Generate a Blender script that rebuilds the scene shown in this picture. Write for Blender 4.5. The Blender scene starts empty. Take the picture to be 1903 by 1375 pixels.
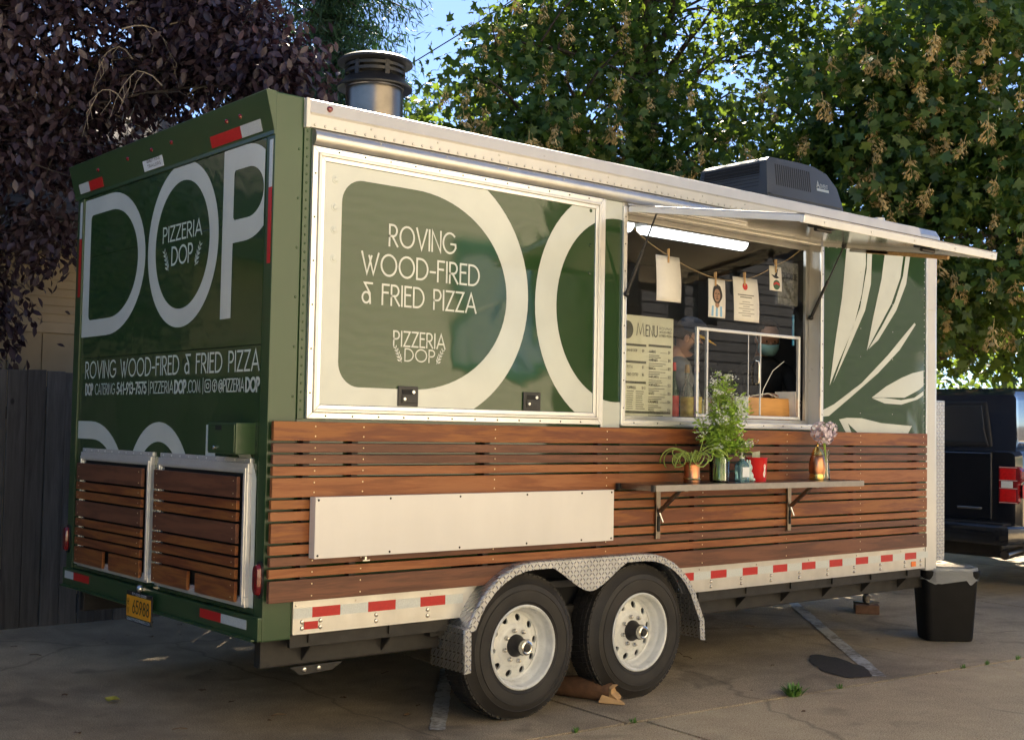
import bpy, bmesh, math, random
import numpy as np
from mathutils import Vector, Matrix
from mathutils.geometry import tessellate_polygon
random.seed(11); RNG = np.random.default_rng(5)
S = bpy.context.scene
COL = S.collection
R = math.radians

# ------------------------------------------------------------------ camera
cam = bpy.data.cameras.new('camera'); camo = bpy.data.objects.new('camera', cam); COL.objects.link(camo)
_yaw, _pitch, _roll = 0.6988, 0.0463, 0.0183
_F = Vector((math.sin(_yaw)*math.cos(_pitch), math.cos(_yaw)*math.cos(_pitch), math.sin(_pitch)))
_r = Vector((math.cos(_yaw), -math.sin(_yaw), 0)); _u = _r.cross(_F)
_R = math.cos(_roll)*_r + math.sin(_roll)*_u; _U = -math.sin(_roll)*_r + math.cos(_roll)*_u
m = Matrix((_R, _U, -_F)).transposed().to_4x4(); m.translation = (-2.8429, -5.1406, 1.5529)
camo.matrix_world = m
cam.sensor_width = 36.0; cam.lens = 2306.47/1903*36.0; cam.clip_start = 0.05; cam.clip_end = 900
S.camera = camo

# ------------------------------------------------------------------ sky, sun, exposure
SUN_EL, SUN_AZ = 42.0, 40.0           # azimuth measured from +Y towards +X
W = bpy.data.worlds.new('World'); S.world = W; W.use_nodes = True
nt = W.node_tree; nt.nodes.clear()
out = nt.nodes.new('ShaderNodeOutputWorld'); bg = nt.nodes.new('ShaderNodeBackground')
sky = nt.nodes.new('ShaderNodeTexSky'); sky.sky_type = 'NISHITA'; sky.sun_disc = False
sky.sun_elevation = R(SUN_EL); sky.sun_rotation = R(SUN_AZ); sky.altitude = 100; sky.air_density = 0.5; sky.dust_density = 0.1; sky.ozone_density = 3.5
tc = nt.nodes.new('ShaderNodeTexCoord'); mp = nt.nodes.new('ShaderNodeMapping'); mp.inputs['Scale'].default_value = (1.0, 1.0, 3.5)
nz = nt.nodes.new('ShaderNodeTexNoise'); nz.inputs['Scale'].default_value = 2.2; nz.inputs['Detail'].default_value = 6
cr = nt.nodes.new('ShaderNodeValToRGB'); cr.color_ramp.elements[0].position = .46; cr.color_ramp.elements[1].position = .78
cr.color_ramp.elements[1].color = (.30, .30, .30, 1)
mx = nt.nodes.new('ShaderNodeMixRGB'); mx.inputs[2].default_value = (3.2, 3.5, 3.9, 1)
L = nt.links.new
L(tc.outputs['Generated'], mp.inputs[0]); L(mp.outputs[0], nz.inputs['Vector']); L(nz.outputs['Fac'], cr.inputs[0])
L(cr.outputs[0], mx.inputs[0]); L(sky.outputs[0], mx.inputs[1]); L(mx.outputs[0], bg.inputs[0]); L(bg.outputs[0], out.inputs[0])
bg.inputs[1].default_value = 0.062
sl = bpy.data.lights.new('sun', 'SUN'); so = bpy.data.objects.new('sun', sl); COL.objects.link(so)
sl.energy = 5.0; sl.angle = R(0.53); sl.color = (1.0, .885, .71)
_sd = Vector((math.sin(R(SUN_AZ))*math.cos(R(SUN_EL)), math.cos(R(SUN_AZ))*math.cos(R(SUN_EL)), math.sin(R(SUN_EL))))
so.rotation_euler = _sd.to_track_quat('Z', 'Y').to_euler(); so.location = _sd*60
S.view_settings.view_transform = 'Standard'; S.view_settings.look = 'None'; S.view_settings.gamma = 1.0
S.view_settings.exposure = 2.28
S.render.engine = 'CYCLES'
cy = S.cycles
cy.use_denoising = True
try: cy.denoiser = 'OPENIMAGEDENOISE'
except Exception: pass
cy.max_bounces = 7; cy.diffuse_bounces = 4; cy.glossy_bounces = 4; cy.transmission_bounces = 6; cy.transparent_max_bounces = 10
cy.sample_clamp_indirect = 6.0; cy.caustics_reflective = False; cy.caustics_refractive = False

# ------------------------------------------------------------------ materials
def newmat(name):
    m = bpy.data.materials.new(name); m.use_nodes = True
    n = m.node_tree.nodes; b = n['Principled BSDF']
    return m, m.node_tree, b
def nd(nt, t, **kw):
    x = nt.nodes.new(t)
    for k, v in kw.items(): setattr(x, k, v)
    return x
def coords(nt, scale=(1, 1, 1), kind='Object'):
    t = nd(nt, 'ShaderNodeTexCoord'); mp = nd(nt, 'ShaderNodeMapping'); mp.inputs['Scale'].default_value = scale
    nt.links.new(t.outputs[kind], mp.inputs[0]); return mp.outputs[0]
def noise(nt, vec, scale, detail=4, rough=.55, dist=0):
    n = nd(nt, 'ShaderNodeTexNoise'); n.inputs['Scale'].default_value = scale; n.inputs['Detail'].default_value = detail
    n.inputs['Roughness'].default_value = rough; n.inputs['Distortion'].default_value = dist
    if vec is not None: nt.links.new(vec, n.inputs['Vector'])
    return n.outputs['Fac']
def ramp(nt, fac, stops):
    r = nd(nt, 'ShaderNodeValToRGB'); el = r.color_ramp.elements
    while len(el) < len(stops): el.new(.5)
    for e, (p, c) in zip(el, stops): e.position = p; e.color = tuple(c)+((1,) if len(c) == 3 else ())
    nt.links.new(fac, r.inputs[0]); return r.outputs[0]
def mixc(nt, fac, a, b, mode='MIX'):
    x = nd(nt, 'ShaderNodeMixRGB', blend_type=mode)
    for i, v in ((0, fac), (1, a), (2, b)):
        if hasattr(v, 'is_linked') or hasattr(v, 'links'): nt.links.new(v, x.inputs[i])
        elif i == 0: x.inputs[0].default_value = v
        else: x.inputs[i].default_value = tuple(v)+((1,) if len(v) == 3 else ())
    return x.outputs[0]
def bump(nt, b, h, strength=.2, dist=.01):
    x = nd(nt, 'ShaderNodeBump'); x.inputs['Strength'].default_value = strength; x.inputs['Distance'].default_value = dist
    nt.links.new(h, x.inputs['Height']); nt.links.new(x.outputs[0], b.inputs['Normal'])
def pm(name, col, rough=.5, metal=0., var=.1, vs=6., bmp=0., bs=60., bd=.003, coat=0., spec=.5, objvar=0., rvar=0., streak=0.):
    m, t, b = newmat(name)
    v = coords(t)
    c0 = tuple(x*(1-var) for x in col); c1 = tuple(min(1, x*(1+var)) for x in col)
    n = noise(t, v, vs, 5)
    c = ramp(t, n, [(.3, c0), (.7, c1)])
    if streak:
        sn = noise(t, coords(t, (7, 7, .6)), 1.0, 5, .6); c = mixc(t, ramp(t, sn, [(.36, (streak,)*3), (.66, (0, 0, 0))]), c, tuple(x*.55 for x in col))
        sp_ = noise(t, v, 90, 2, .5); c = mixc(t, ramp(t, sp_, [(.70, (0, 0, 0)), (.78, (streak,)*3)]), c, (.10, .08, .06))
    if objvar:
        oi = nd(t, 'ShaderNodeObjectInfo'); hs = nd(t, 'ShaderNodeHueSaturation')
        mr = nd(t, 'ShaderNodeMapRange'); mr.inputs[3].default_value = 1-objvar; mr.inputs[4].default_value = 1+objvar
        t.links.new(oi.outputs['Random'], mr.inputs[0]); t.links.new(mr.outputs[0], hs.inputs['Value']); t.links.new(c, hs.inputs['Color']); c = hs.outputs[0]
    t.links.new(c, b.inputs['Base Color'])
    b.inputs['Roughness'].default_value = rough; b.inputs['Metallic'].default_value = metal
    b.inputs['Coat Weight'].default_value = coat; b.inputs['Coat Roughness'].default_value = .06
    b.inputs['Specular IOR Level'].default_value = spec
    if rvar:
        mr = nd(t, 'ShaderNodeMapRange'); mr.inputs[3].default_value = max(0, rough-rvar); mr.inputs[4].default_value = rough+rvar
        t.links.new(noise(t, v, vs*2.3, 5), mr.inputs[0]); t.links.new(mr.outputs[0], b.inputs['Roughness'])
    if bmp: bump(t, b, noise(t, v, bs, 3), bmp, bd)
    return m
M = {}
def paint(name, col, rough=.12, wave=.25):
    """glossy sheet paint over thin, slightly oil-canned sheet"""
    m, t, b = newmat(name); v = coords(t)
    c = ramp(t, noise(t, v, 3, 6), [(.3, tuple(x*.93 for x in col)), (.7, tuple(x*1.06 for x in col))])
    t.links.new(c, b.inputs['Base Color']); b.inputs['Roughness'].default_value = rough
    b.inputs['IOR'].default_value = 1.52
    a = noise(t, coords(t, (1.0, 1, .8)), 1.9, 2, .5, .6)
    g = noise(t, v, 230, 2)
    s = nd(t, 'ShaderNodeMath', operation='MULTIPLY_ADD'); s.inputs[1].default_value = .006; t.links.new(g, s.inputs[0]); t.links.new(a, s.inputs[2])
    bump(t, b, s.outputs[0], wave, .03)
    return m
M['green'] = paint('green gloss paint', (.024, .056, .020), .03, .16)
M['green_flat'] = paint('green body paint', (.026, .062, .023), .28, .10)
M['vinyl'] = paint('white vinyl', (.55, .585, .545), .12, .10)
M['alu'] = pm('mill aluminium', (.62, .61, .58), .36, .85, .08, 9, .05, 200, .001, rvar=.10, streak=.15)
M['alu_white'] = pm('white coated aluminium', (.62, .61, .58), .30, .1, .05, 3, .04, 30, .002, rvar=.06, streak=.13)
M['alu_bright'] = pm('bright anodised trim', (.80, .80, .78), .24, .55, .04, 8)
M['steel_dark'] = pm('black steel chassis', (.022, .020, .018), .55, .2, .35, 12, .15, 90)
M['black_plastic'] = pm('black plastic', (.016, .016, .017), .42, 0, .15, 20, .08, 300, .001)
M['rubber'] = pm('tyre rubber', (.018, .0155, .013), .66, 0, .55, 5, .18, 120, .002)
M['wheel_white'] = pm('white wheel enamel', (.72, .73, .70), .28, 0, .12, 9, rvar=.06, streak=.3)
M['chrome'] = pm('zinc plated steel', (.62, .61, .57), .25, 1, .1, 20)
M['hole'] = pm('black void shade', (.010, .010, .010), .8, 0, .1)  # flat black: shade inside slots, wells and gaps put into the colour
M['red_tape'] = pm('red reflective tape', (.46, .012, .012), .35, 0, .08, 60)
M['silver_tape'] = pm('silver reflective tape', (.56, .60, .60), .35, .15, .10, 150)
M['red_lens'] = pm('red lens', (.16, .006, .008), .08, 0, .1, 30, coat=.6)
M['orange'] = pm('orange reflector', (.75, .16, .02), .25, 0, .08, 30)
M['white_board'] = pm('white painted board', (.68, .66, .625), .20, 0, .05, 1.6, .10, 3, .012, streak=.06)  # vertical streaks: dirt, plus reflection bands put into the colour
M['stainless'] = pm('stainless flue', (.24, .21, .175), .30, 1, .2, 7, .06, 40)
M['flue_black'] = pm('sooty black flue cap', (.022, .021, .021), .45, .3, .3, 8)
M['ac_shell'] = pm('charcoal shroud', (.048, .052, .056), .38, 0, .12, 5, .05, 250, .001)
M['screw'] = pm('brass screw', (.80, .66, .42), .3, .9, .05)
M['rivet'] = pm('rivet head', (.55, .54, .51), .35, .8, .1)
M['rivet_green'] = pm('painted rivet head', (.030, .070, .026), .25, 0, .1)
M['interior'] = pm('brushed interior lining', (.105, .10, .095), .45, .2, .12, 4)
M['interior_dark'] = pm('dark interior lining', (.05, .048, .046), .6, 0, .15, 4)
M['plate_y'] = pm('yellow plate', (.78, .34, .015), .35, 0, .05, 30)
M['ink'] = pm('black ink', (.012, .012, .013), .5, 0, .05)
M['ink_grey'] = pm('grey ink', (.12, .12, .11), .6, 0, .05)
M['ink_red'] = pm('red ink', (.55, .04, .035), .6, 0, .05)
M['paper'] = pm('paper', (.78, .765, .71), .7, 0, .03, 20)
M['paper_menu'] = pm('menu card', (.74, .73, .62), .55, 0, .03, 20)
M['sticker'] = pm('white sticker', (.70, .74, .78), .35, 0, .06, 60)
M['string'] = pm('jute string', (.42, .33, .20), .9, 0, .2, 80)
M['pine'] = pm('clothes peg wood', (.50, .32, .14), .6, 0, .15, 60)

PER = .024
def diamond(name, col=(.55, .55, .54)):
    m, t, b = newmat(name)
    v = coords(t, (1, 1, 1)); sp = nd(t, 'ShaderNodeSeparateXYZ'); t.links.new(v, sp.inputs[0])
    def mth(op, a, b2=None, c=None):
        x = nd(t, 'ShaderNodeMath', operation=op)
        for i, q in enumerate((a, b2, c)):
            if q is None: continue
            if hasattr(q, 'links'): t.links.new(q, x.inputs[i])
            else: x.inputs[i].default_value = q
        return x.outputs[0]
    y7 = mth('MULTIPLY', sp.outputs[1], .7)
    u = mth('DIVIDE', mth('ADD', sp.outputs[0], y7), PER); w = mth('DIVIDE', mth('ADD', sp.outputs[2], y7), PER)
    par = mth('MODULO', mth('ABSOLUTE', mth('ADD', mth('FLOOR', u), mth('FLOOR', w))), 2.); sg = mth('MULTIPLY_ADD', mth('ROUND', par), 2., -1.)
    lu = mth('SUBTRACT', mth('SUBTRACT', u, mth('FLOOR', u)), .5); lw = mth('SUBTRACT', mth('SUBTRACT', w, mth('FLOOR', w)), .5)
    su = mth('MULTIPLY', lu, sg); al = mth('ABSOLUTE', mth('MULTIPLY', mth('ADD', lw, su), 1/.86)); ac_ = mth('ABSOLUTE', mth('MULTIPLY', mth('SUBTRACT', lw, su), 1/.24))
    h = mth('MAXIMUM', mth('SUBTRACT', 1., mth('ADD', mth('POWER', al, 2.), mth('POWER', ac_, 2.))), 0.)
    c = ramp(t, noise(t, v, 8, 4), [(.3, tuple(x*.75 for x in col)), (.7, col)])
    t.links.new(c, b.inputs['Base Color']); b.inputs['Metallic'].default_value = .9; t.links.new(ramp(t, h, [(.05, (.40,.40,.40)), (.5, (.20,.20,.20))]), b.inputs['Roughness'])
    bump(t, b, h, .9, .005)
    return m
M['diamond'] = diamond('diamond plate')

def wood(name, stops, rough=.42):
    m, t, b = newmat(name)
    tc = nd(t, 'ShaderNodeTexCoord'); oi = nd(t, 'ShaderNodeObjectInfo')
    mp = nd(t, 'ShaderNodeMapping'); mp.inputs['Scale'].default_value = (1.1, 14, 14)
    mu = nd(t, 'ShaderNodeMath', operation='MULTIPLY'); mu.inputs[1].default_value = 37.
    t.links.new(oi.outputs['Random'], mu.inputs[0]); cb = nd(t, 'ShaderNodeCombineXYZ')
    for i in range(3): t.links.new(mu.outputs[0], cb.inputs[i])
    t.links.new(tc.outputs['Object'], mp.inputs['Vector']); t.links.new(cb.outputs[0], mp.inputs['Location'])
    v = mp.outputs[0]
    g1 = noise(t, v, 1.6, 6, .6, .8); g2 = noise(t, v, 9, 4, .7); g3 = noise(t, coords(t, (.6, 3, 3)), 1.3, 3)
    a = nd(t, 'ShaderNodeMath', operation='MULTIPLY_ADD'); a.inputs[1].default_value = .35; t.links.new(g2, a.inputs[0]); t.links.new(g1, a.inputs[2])
    a2 = nd(t, 'ShaderNodeMath', operation='MULTIPLY_ADD'); a2.inputs[1].default_value = .45; t.links.new(g3, a2.inputs[0]); t.links.new(a.outputs[0], a2.inputs[2])
    c = ramp(t, a2.outputs[0], stops)
    t.links.new(c, b.inputs['Base Color']); b.inputs['Roughness'].default_value = rough
    b.inputs['Specular IOR Level'].default_value = .35
    bump(t, b, a.outputs[0], .18, .004)
    return m
M['ipe'] = [wood('hardwood light', [(.55, (.105, .030, .010)), (.85, (.225, .074, .023)), (1.1, (.29, .110, .038))]),
            wood('hardwood mid', [(.55, (.080, .023, .010)), (.85, (.165, .050, .018)), (1.1, (.26, .095, PER))]),
            wood('hardwood dark', [(.55, (.055, .022, .013)), (.85, (.115, .046, .026)), (1.1, (.17, .068, .036))])]
M['board_wood'] = wood('cutting board', [(.5, (.38, .17, .05)), (1.0, (.62, .32, .10))])

# ------------------------------------------------------------------ mesh builder
class MB:
    def __init__(s): s.v = []; s.f = []
    def add(s, vs, fs):
        o = len(s.v); s.v += [tuple(p) for p in vs]; s.f += [tuple(i+o for i in q) for q in fs]; return s
    def box(s, x0, x1, y0, y1, z0, z1):
        return s.add([(x0,y0,z0),(x1,y0,z0),(x1,y1,z0),(x0,y1,z0),(x0,y0,z1),(x1,y0,z1),(x1,y1,z1),(x0,y1,z1)],
                     [(0,3,2,1),(4,5,6,7),(0,1,5,4),(1,2,6,5),(2,3,7,6),(3,0,4,7)])
    def hexa(s, p): return s.add(p, [(0,3,2,1),(4,5,6,7),(0,1,5,4),(1,2,6,5),(2,3,7,6),(3,0,4,7)])
    def tube(s, pts, r, n=8, caps=True):
        pts = [Vector(p) for p in pts]; rs = r if isinstance(r, (list, tuple)) else [r]*len(pts)
        o = len(s.v); prev = None
        for i, p in enumerate(pts):
            d = (pts[min(i+1, len(pts)-1)] - pts[max(i-1, 0)]).normalized()
            if prev is None:
                a = d.orthogonal().normalized()
            else:
                a = (prev - d*prev.dot(d)); a = a.normalized() if a.length > 1e-6 else d.orthogonal().normalized()
            prev = a; b = d.cross(a)
            for k in range(n):
                t = 2*math.pi*k/n; s.v.append(tuple(p + (a*math.cos(t) + b*math.sin(t))*rs[i]))
        for i in range(len(pts)-1):
            for k in range(n):
                k2 = (k+1) % n; s.f.append((o+i*n+k, o+i*n+k2, o+(i+1)*n+k2, o+(i+1)*n+k))
        if caps:
            s.f.append(tuple(o+k for k in reversed(range(n)))); e = o+(len(pts)-1)*n; s.f.append(tuple(e+k for k in range(n)))
        return s
    def lathe(s, prof, c=(0,0,0), axis='z', n=24, closed=False):
        o = len(s.v)
        for (r, h) in prof:
            for k in range(n):
                t = 2*math.pi*k/n; a, b = r*math.cos(t), r*math.sin(t)
                p = (a, b, h) if axis == 'z' else ((a, h, b) if axis == 'y' else (h, a, b))
                s.v.append((p[0]+c[0], p[1]+c[1], p[2]+c[2]))
        P = len(prof)
        for i in range(P-1 if not closed else P):
            i2 = (i+1) % P
            for k in range(n):
                k2 = (k+1) % n; s.f.append((o+i*n+k, o+i*n+k2, o+i2*n+k2, o+i2*n+k))
        return s
    def prism(s, poly, f0, f1):
        """poly: list of 2D points; f0, f1: map 2D -> 3D for the two faces"""
        n = len(poly); o = len(s.v)
        s.v += [tuple(f0(*p)) for p in poly] + [tuple(f1(*p)) for p in poly]
        tri = tessellate_polygon([[Vector((p[0], p[1], 0)) for p in poly]])
        for t in tri:
            s.f.append((o+t[0], o+t[1], o+t[2])); s.f.append((o+n+t[2], o+n+t[1], o+n+t[0]))
        for i in range(n):
            j = (i+1) % n; s.f.append((o+i, o+j, o+n+j, o+n+i))
        return s
    def sheet(s, poly, f):
        o = len(s.v); s.v += [tuple(f(*p)) for p in poly]
        for t in tessellate_polygon([[Vector((p[0], p[1], 0)) for p in poly]]): s.f.append(tuple(o+i for i in t))
        return s
    def ball(s, c, r, n=10, m=6, sq=(1,1,1)):
        prof = [(max(1e-4, math.sin(math.pi*i/m))*r, -math.cos(math.pi*i/m)*r) for i in range(m+1)]
        o = len(s.v); s.lathe(prof, (0,0,0), 'z', n)
        for i in range(o, len(s.v)):
            p = s.v[i]; s.v[i] = (p[0]*sq[0]+c[0], p[1]*sq[1]+c[1], p[2]*sq[2]+c[2])
        return s
    def dome(s, c, nrm, r, h, n=8):
        nrm = Vector(nrm).normalized(); a = nrm.orthogonal().normalized(); b = nrm.cross(a); c = Vector(c); o = len(s.v)
        for rr, hh in ((r, 0), (r*.75, h*.7)):
            for k in range(n):
                t = 2*math.pi*k/n; s.v.append(tuple(c + (a*math.cos(t)+b*math.sin(t))*rr + nrm*hh))
        s.v.append(tuple(c+nrm*h))
        for k in range(n):
            k2 = (k+1) % n; s.f.append((o+k, o+k2, o+n+k2, o+n+k)); s.f.append((o+n+k, o+n+k2, o+2*n))
        return s
    def build(s, name, mat, parent=None, bevel=0., smooth=False, seg=2, fixn=True):
        me = bpy.data.meshes.new(name); me.from_pydata(s.v, [], s.f)
        if bevel or fixn:
            bm = bmesh.new(); bm.from_mesh(me)
            if fixn: bmesh.ops.recalc_face_normals(bm, faces=bm.faces)
            if bevel:
                es = [e for e in bm.edges if len(e.link_faces) == 2 and e.calc_face_angle(0) > .6]
                bmesh.ops.bevel(bm, geom=es, offset=bevel, segments=seg, profile=.6, affect='EDGES', clamp_overlap=True)
            bm.to_mesh(me); bm.free()
        me.materials.append(M[mat] if isinstance(mat, str) else mat)
        if smooth:
            me.polygons.foreach_set('use_smooth', [True]*len(me.polygons))
            try: me.set_sharp_from_angle(angle=R(38 if smooth is True else smooth))
            except Exception: pass
        ob = bpy.data.objects.new(name, me); COL.objects.link(ob)
        if parent is not None: attach(ob, parent)
        return ob
WLOC = {}
def attach(ob, parent):
    ob.parent = parent
    w = WLOC.get(parent.name)
    if w is not None and not WLOC.get(parent.name+'|local'): ob.matrix_parent_inverse = Matrix.Translation(-Vector(w))
def tag(o, label, cat, group=None):
    o['label'] = label; o['category'] = cat
    if group: o['group'] = group
    return o
def thing(name, label, cat, loc=(0,0,0), group=None, local=False):
    """an Empty at the thing's base; parts are given in world coordinates unless local"""
    o = bpy.data.objects.new(name, None); COL.objects.link(o); o.location = loc; o.empty_display_size = .1
    WLOC[o.name] = tuple(loc)
    if local: WLOC[o.name+'|local'] = True
    return tag(o, label, cat, group)
def part_empty(name, parent):
    o = bpy.data.objects.new(name, None); COL.objects.link(o); o.empty_display_size = .05; attach(o, parent)
    if WLOC.get(parent.name) and not WLOC.get(parent.name+'|local'): o.matrix_parent_inverse = Matrix.Identity(4); o.location = (0,0,0); WLOC[o.name] = WLOC[parent.name]
    return o
def struct(o): o['kind'] = 'structure'; return o
def stuff(o): o['kind'] = 'stuff'; return o
def dup(o, parent=None, loc=None, rot=None):
    c = o.copy(); COL.objects.link(c)
    if parent is not None: c.parent = parent
    if loc is not None: c.location = loc
    if rot is not None: c.rotation_euler = rot
    for ch in list(o.children): dup(ch, c)
    return c

# ------------------------------------------------------------------ stroke lettering
def arc(cx, cy, rx, ry, a0, a1, n=10):
    return [(cx+rx*math.cos(R(a0+(a1-a0)*i/n)), cy+ry*math.sin(R(a0+(a1-a0)*i/n))) for i in range(n+1)]
G = {
 'A': (.72, [[(0,0),(.36,1),(.72,0)], [(.11,.3),(.61,.3)]]), 'B': (.5, [[(0,0),(0,1),(.25,1)]+arc(.25,.76,.2,.24,90,-90)+[(0,.52)], [(.25,.52)]+arc(.25,.26,.25,.26,90,-90)+[(0,0)]]),
 'C': (.72, [arc(.46,.5,.46,.5,48,312,18)]), 'D': (.68, [[(0,0),(0,1),(.2,1)]+arc(.2,.5,.48,.5,90,-90,14)+[(0,0)]]),
 'E': (.4, [[(.4,1),(0,1),(0,0),(.4,0)], [(0,.58),(.34,.58)]]), 'F': (.4, [[(.4,1),(0,1),(0,0)], [(0,.6),(.34,.6)]]),
 'G': (.8, [arc(.46,.5,.46,.5,48,335,18)+[(.86,.46),(.55,.46)]]), 'H': (.55, [[(0,0),(0,1)], [(.55,0),(.55,1)], [(0,.5),(.55,.5)]]),
 'I': (.02, [[(0,0),(0,1)]]), 'J': (.3, [[(.3,1),(.3,.2)]+arc(.12,.2,.18,.2,0,-120,6)]), 'K': (.5, [[(0,0),(0,1)], [(.48,1),(0,.45)], [(.14,.58),(.5,0)]]),
 'L': (.38, [[(0,1),(0,0),(.38,0)]]), 'M': (.85, [[(0,0),(.14,1),(.42,.1),(.7,1),(.85,0)]]), 'N': (.58, [[(0,0),(0,1),(.58,0),(.58,1)]]),
 'O': (.92, [arc(.46,.5,.46,.5,0,360,22)]), 'P': (.48, [[(0,0),(0,1),(.22,1)]+arc(.22,.73,.25,.27,90,-90)+[(0,.46)]]),
 'Q': (.92, [arc(.46,.5,.46,.5,0,360,22), [(.55,.25),(.9,-.08)]]), 'R': (.52, [[(0,0),(0,1),(.22,1)]+arc(.22,.73,.25,.27,90,-90)+[(0,.46)], [(.18,.46),(.52,0)]]),
 'S': (.46, [arc(.24,.75,.2,.25,40,250,9)+arc(.22,.25,.24,.27,80,-140,9)]), 'T': (.5, [[(0,1),(.5,1)], [(.25,0),(.25,1)]]),
 'U': (.56, [[(0,1),(0,.28)]+arc(.28,.28,.28,.28,180,360,10)+[(.56,1)]]), 'V': (.68, [[(0,1),(.34,0),(.68,1)]]),
 'W': (.98, [[(0,1),(.3,0),(.56,.84)], [(.42,.84),(.68,0),(.98,1)]]), 'X': (.55, [[(0,0),(.55,1)], [(0,1),(.55,0)]]), 'Y': (.56, [[(0,1),(.28,.5),(.56,1)], [(.28,.5),(.28,0)]]),
 'Z': (.52, [[(0,1),(.52,1),(0,0),(.52,0)]]), '&': (.58, [arc(.24,.27,.24,.27,0,360,14), [(.5,0),(.46,.5),(.12,1),(.6,1)]]),
 '-': (.3, [[(0,.42),(.3,.42)]]), '.': (.06, [[(0,0),(.06,0)]]), '|': (.02, [[(0,-.15),(0,1.15)]]), '$': (.42, [arc(.22,.73,.19,.22,40,250,8)+arc(.2,.27,.22,.23,80,-140,8), [(.21,-.1),(.21,1.1)]]),
 '@': (.9, [arc(.45,.45,.2,.22,0,360,12), arc(.45,.45,.45,.5,-50,270,18), [(.65,.67),(.67,.3),(.85,.25)]]), ' ': (.34, []),
 '0': (.5, [arc(.25,.5,.25,.5,0,360,16)]), '1': (.2, [[(0,.8),(.18,1),(.18,0)]]), '2': (.46, [arc(.23,.75,.22,.25,160,-30,8)+[(0,0),(.46,0)]]),
 '3': (.44, [arc(.2,.76,.2,.24,150,-90,8)+arc(.2,.26,.24,.26,90,-150,8)]), '4': (.5, [[(.38,0),(.38,1),(0,.3),(.5,.3)]]), '5': (.45, [[(.42,1),(.08,1),(.04,.56)]+arc(.2,.31,.25,.31,110,-150,9)]),
 '6': (.46, [[(.36,1),(.06,.45)]+arc(.23,.28,.22,.28,155,515,14)]), '7': (.44, [[(0,1),(.44,1),(.12,0)]]), '8': (.46, [arc(.23,.76,.19,.24,0,360,12), arc(.23,.27,.23,.27,0,360,12)]),
 '9': (.46, [[(.1,0),(.4,.55)]+arc(.23,.72,.22,.28,-25,335,14)]),
 '[': (.7, [[(0,.12),(.12,0),(.58,0),(.7,.12),(.7,.88),(.58,1),(.12,1),(0,.88),(0,.12)], arc(.35,.5,.17,.22,0,360,12)]),   # camera glyph
 ']': (.7, [arc(.35,.5,.35,.5,0,360,16), [(.35,.12),(.35,.62),(.38,.75),(.48,.77)], [(.24,.52),(.46,.52)]]),                  # round f glyph
}
def ribbon(mb, pl, w, f, closed=False):
    P = [Vector(p) for p in pl]; P = [p for i, p in enumerate(P) if i == 0 or (p-P[i-1]).length > 1e-6]
    if len(P) < 2: return
    closed = (P[0]-P[-1]).length < 1e-5
    o = len(mb.v); n = len(P)
    for i, p in enumerate(P):
        a = P[i-1] if i > 0 else (P[-2] if closed else None); b = P[i+1] if i < n-1 else (P[1] if closed else None)
        d1 = (p-a).normalized() if a is not None else None; d2 = (b-p).normalized() if b is not None else None
        d1 = d1 or d2; d2 = d2 or d1
        t = d1+d2; t = t.normalized() if t.length > 1e-3 else d1
        nn = Vector((-t.y, t.x)); k = max(.42, nn.dot(Vector((-d1.y, d1.x))))
        e = Vector((0, 0))
        if a is None: e = -d2*w*.5
        if b is None: e = d1*w*.5
        for sg in (.5, -.5):
            q = p + nn*(w*sg/k) + e; mb.v.append(tuple(f(q.x, q.y)))
    for i in range(n-1): mb.f.append((o+2*i, o+2*i+1, o+2*i+3, o+2*i+2))
def text_width(t, gap): return sum(G[c][0]+gap for c in t)-gap
def text(mb, t, x0, z0, h, f, w=.09, x1=None, gap=.2, sx=1.0):
    """stroke lettering: baseline at (x0, z0) of a flat map f(u, v); fitted to end at x1 when given"""
    if x1 is not None: sx = (x1-x0)/(text_width(t, gap)*h)
    x = x0; e0, e1, e2 = (Vector(f(*p)) for p in ((x0, z0), (x0+1, z0), (x0, z0+1))); nrm = (e1-e0).cross(e2-e0).normalized()
    if nrm.x+nrm.y > 0: nrm = -nrm
    for c in t:
        wd, st = G[c]
        for k, pl in enumerate(st):        # crossing strokes lie a hair above one another
            ribbon(mb, [(x+a*h*sx, z0+b*h) for a, b in pl], w*h, lambda a, b, k=k: Vector(f(a, b))+nrm*(.0004*k))
        x += (wd+gap)*h*sx
    return x
def words(t, x0, z0, h, f, w, x1, gap, name, mat, parent):
    """one lettering part per word"""
    sx = (x1-x0)/(text_width(t, gap)*h); x = x0
    for wd in t.split(' '):
        mb = MB(); text(mb, wd, x, z0, h, f, w, None, gap, sx); mb.build(name, mat, parent, fixn=False)
        x += (text_width(wd, gap)+gap*2+G[' '][0])*h*sx
def clip_rect(poly, x0, x1, z0, z1):
    def cl(P, ins, inter):
        o = []
        for i, p in enumerate(P):
            q = P[i-1]
            if ins(p):
                if not ins(q): o.append(inter(q, p))
                o.append(p)
            elif ins(q): o.append(inter(q, p))
        return o
    def at(ax, v): return lambda a, b: tuple(a[k]+(b[k]-a[k])*(v-a[ax])/(b[ax]-a[ax]) if k != ax else v for k in (0, 1))
    for ax, v, sg in ((0, x0, 1), (0, x1, -1), (1, z0, 1), (1, z1, -1)):
        if not poly: return []
        poly = cl(poly, lambda p: (p[ax]-v)*sg >= 0, at(ax, v))
    return poly
def ring(mb, outer, inner, f, rect=None):
    n = len(outer)
    for i in range(n):
        j = (i+1) % n; q = [outer[i], outer[j], inner[j], inner[i]]
        if rect: q = clip_rect(q, *rect)
        if len(q) >= 3:
            o = len(mb.v); mb.v += [tuple(f(*p)) for p in q]; mb.f.append(tuple(range(o, o+len(q))))
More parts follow.
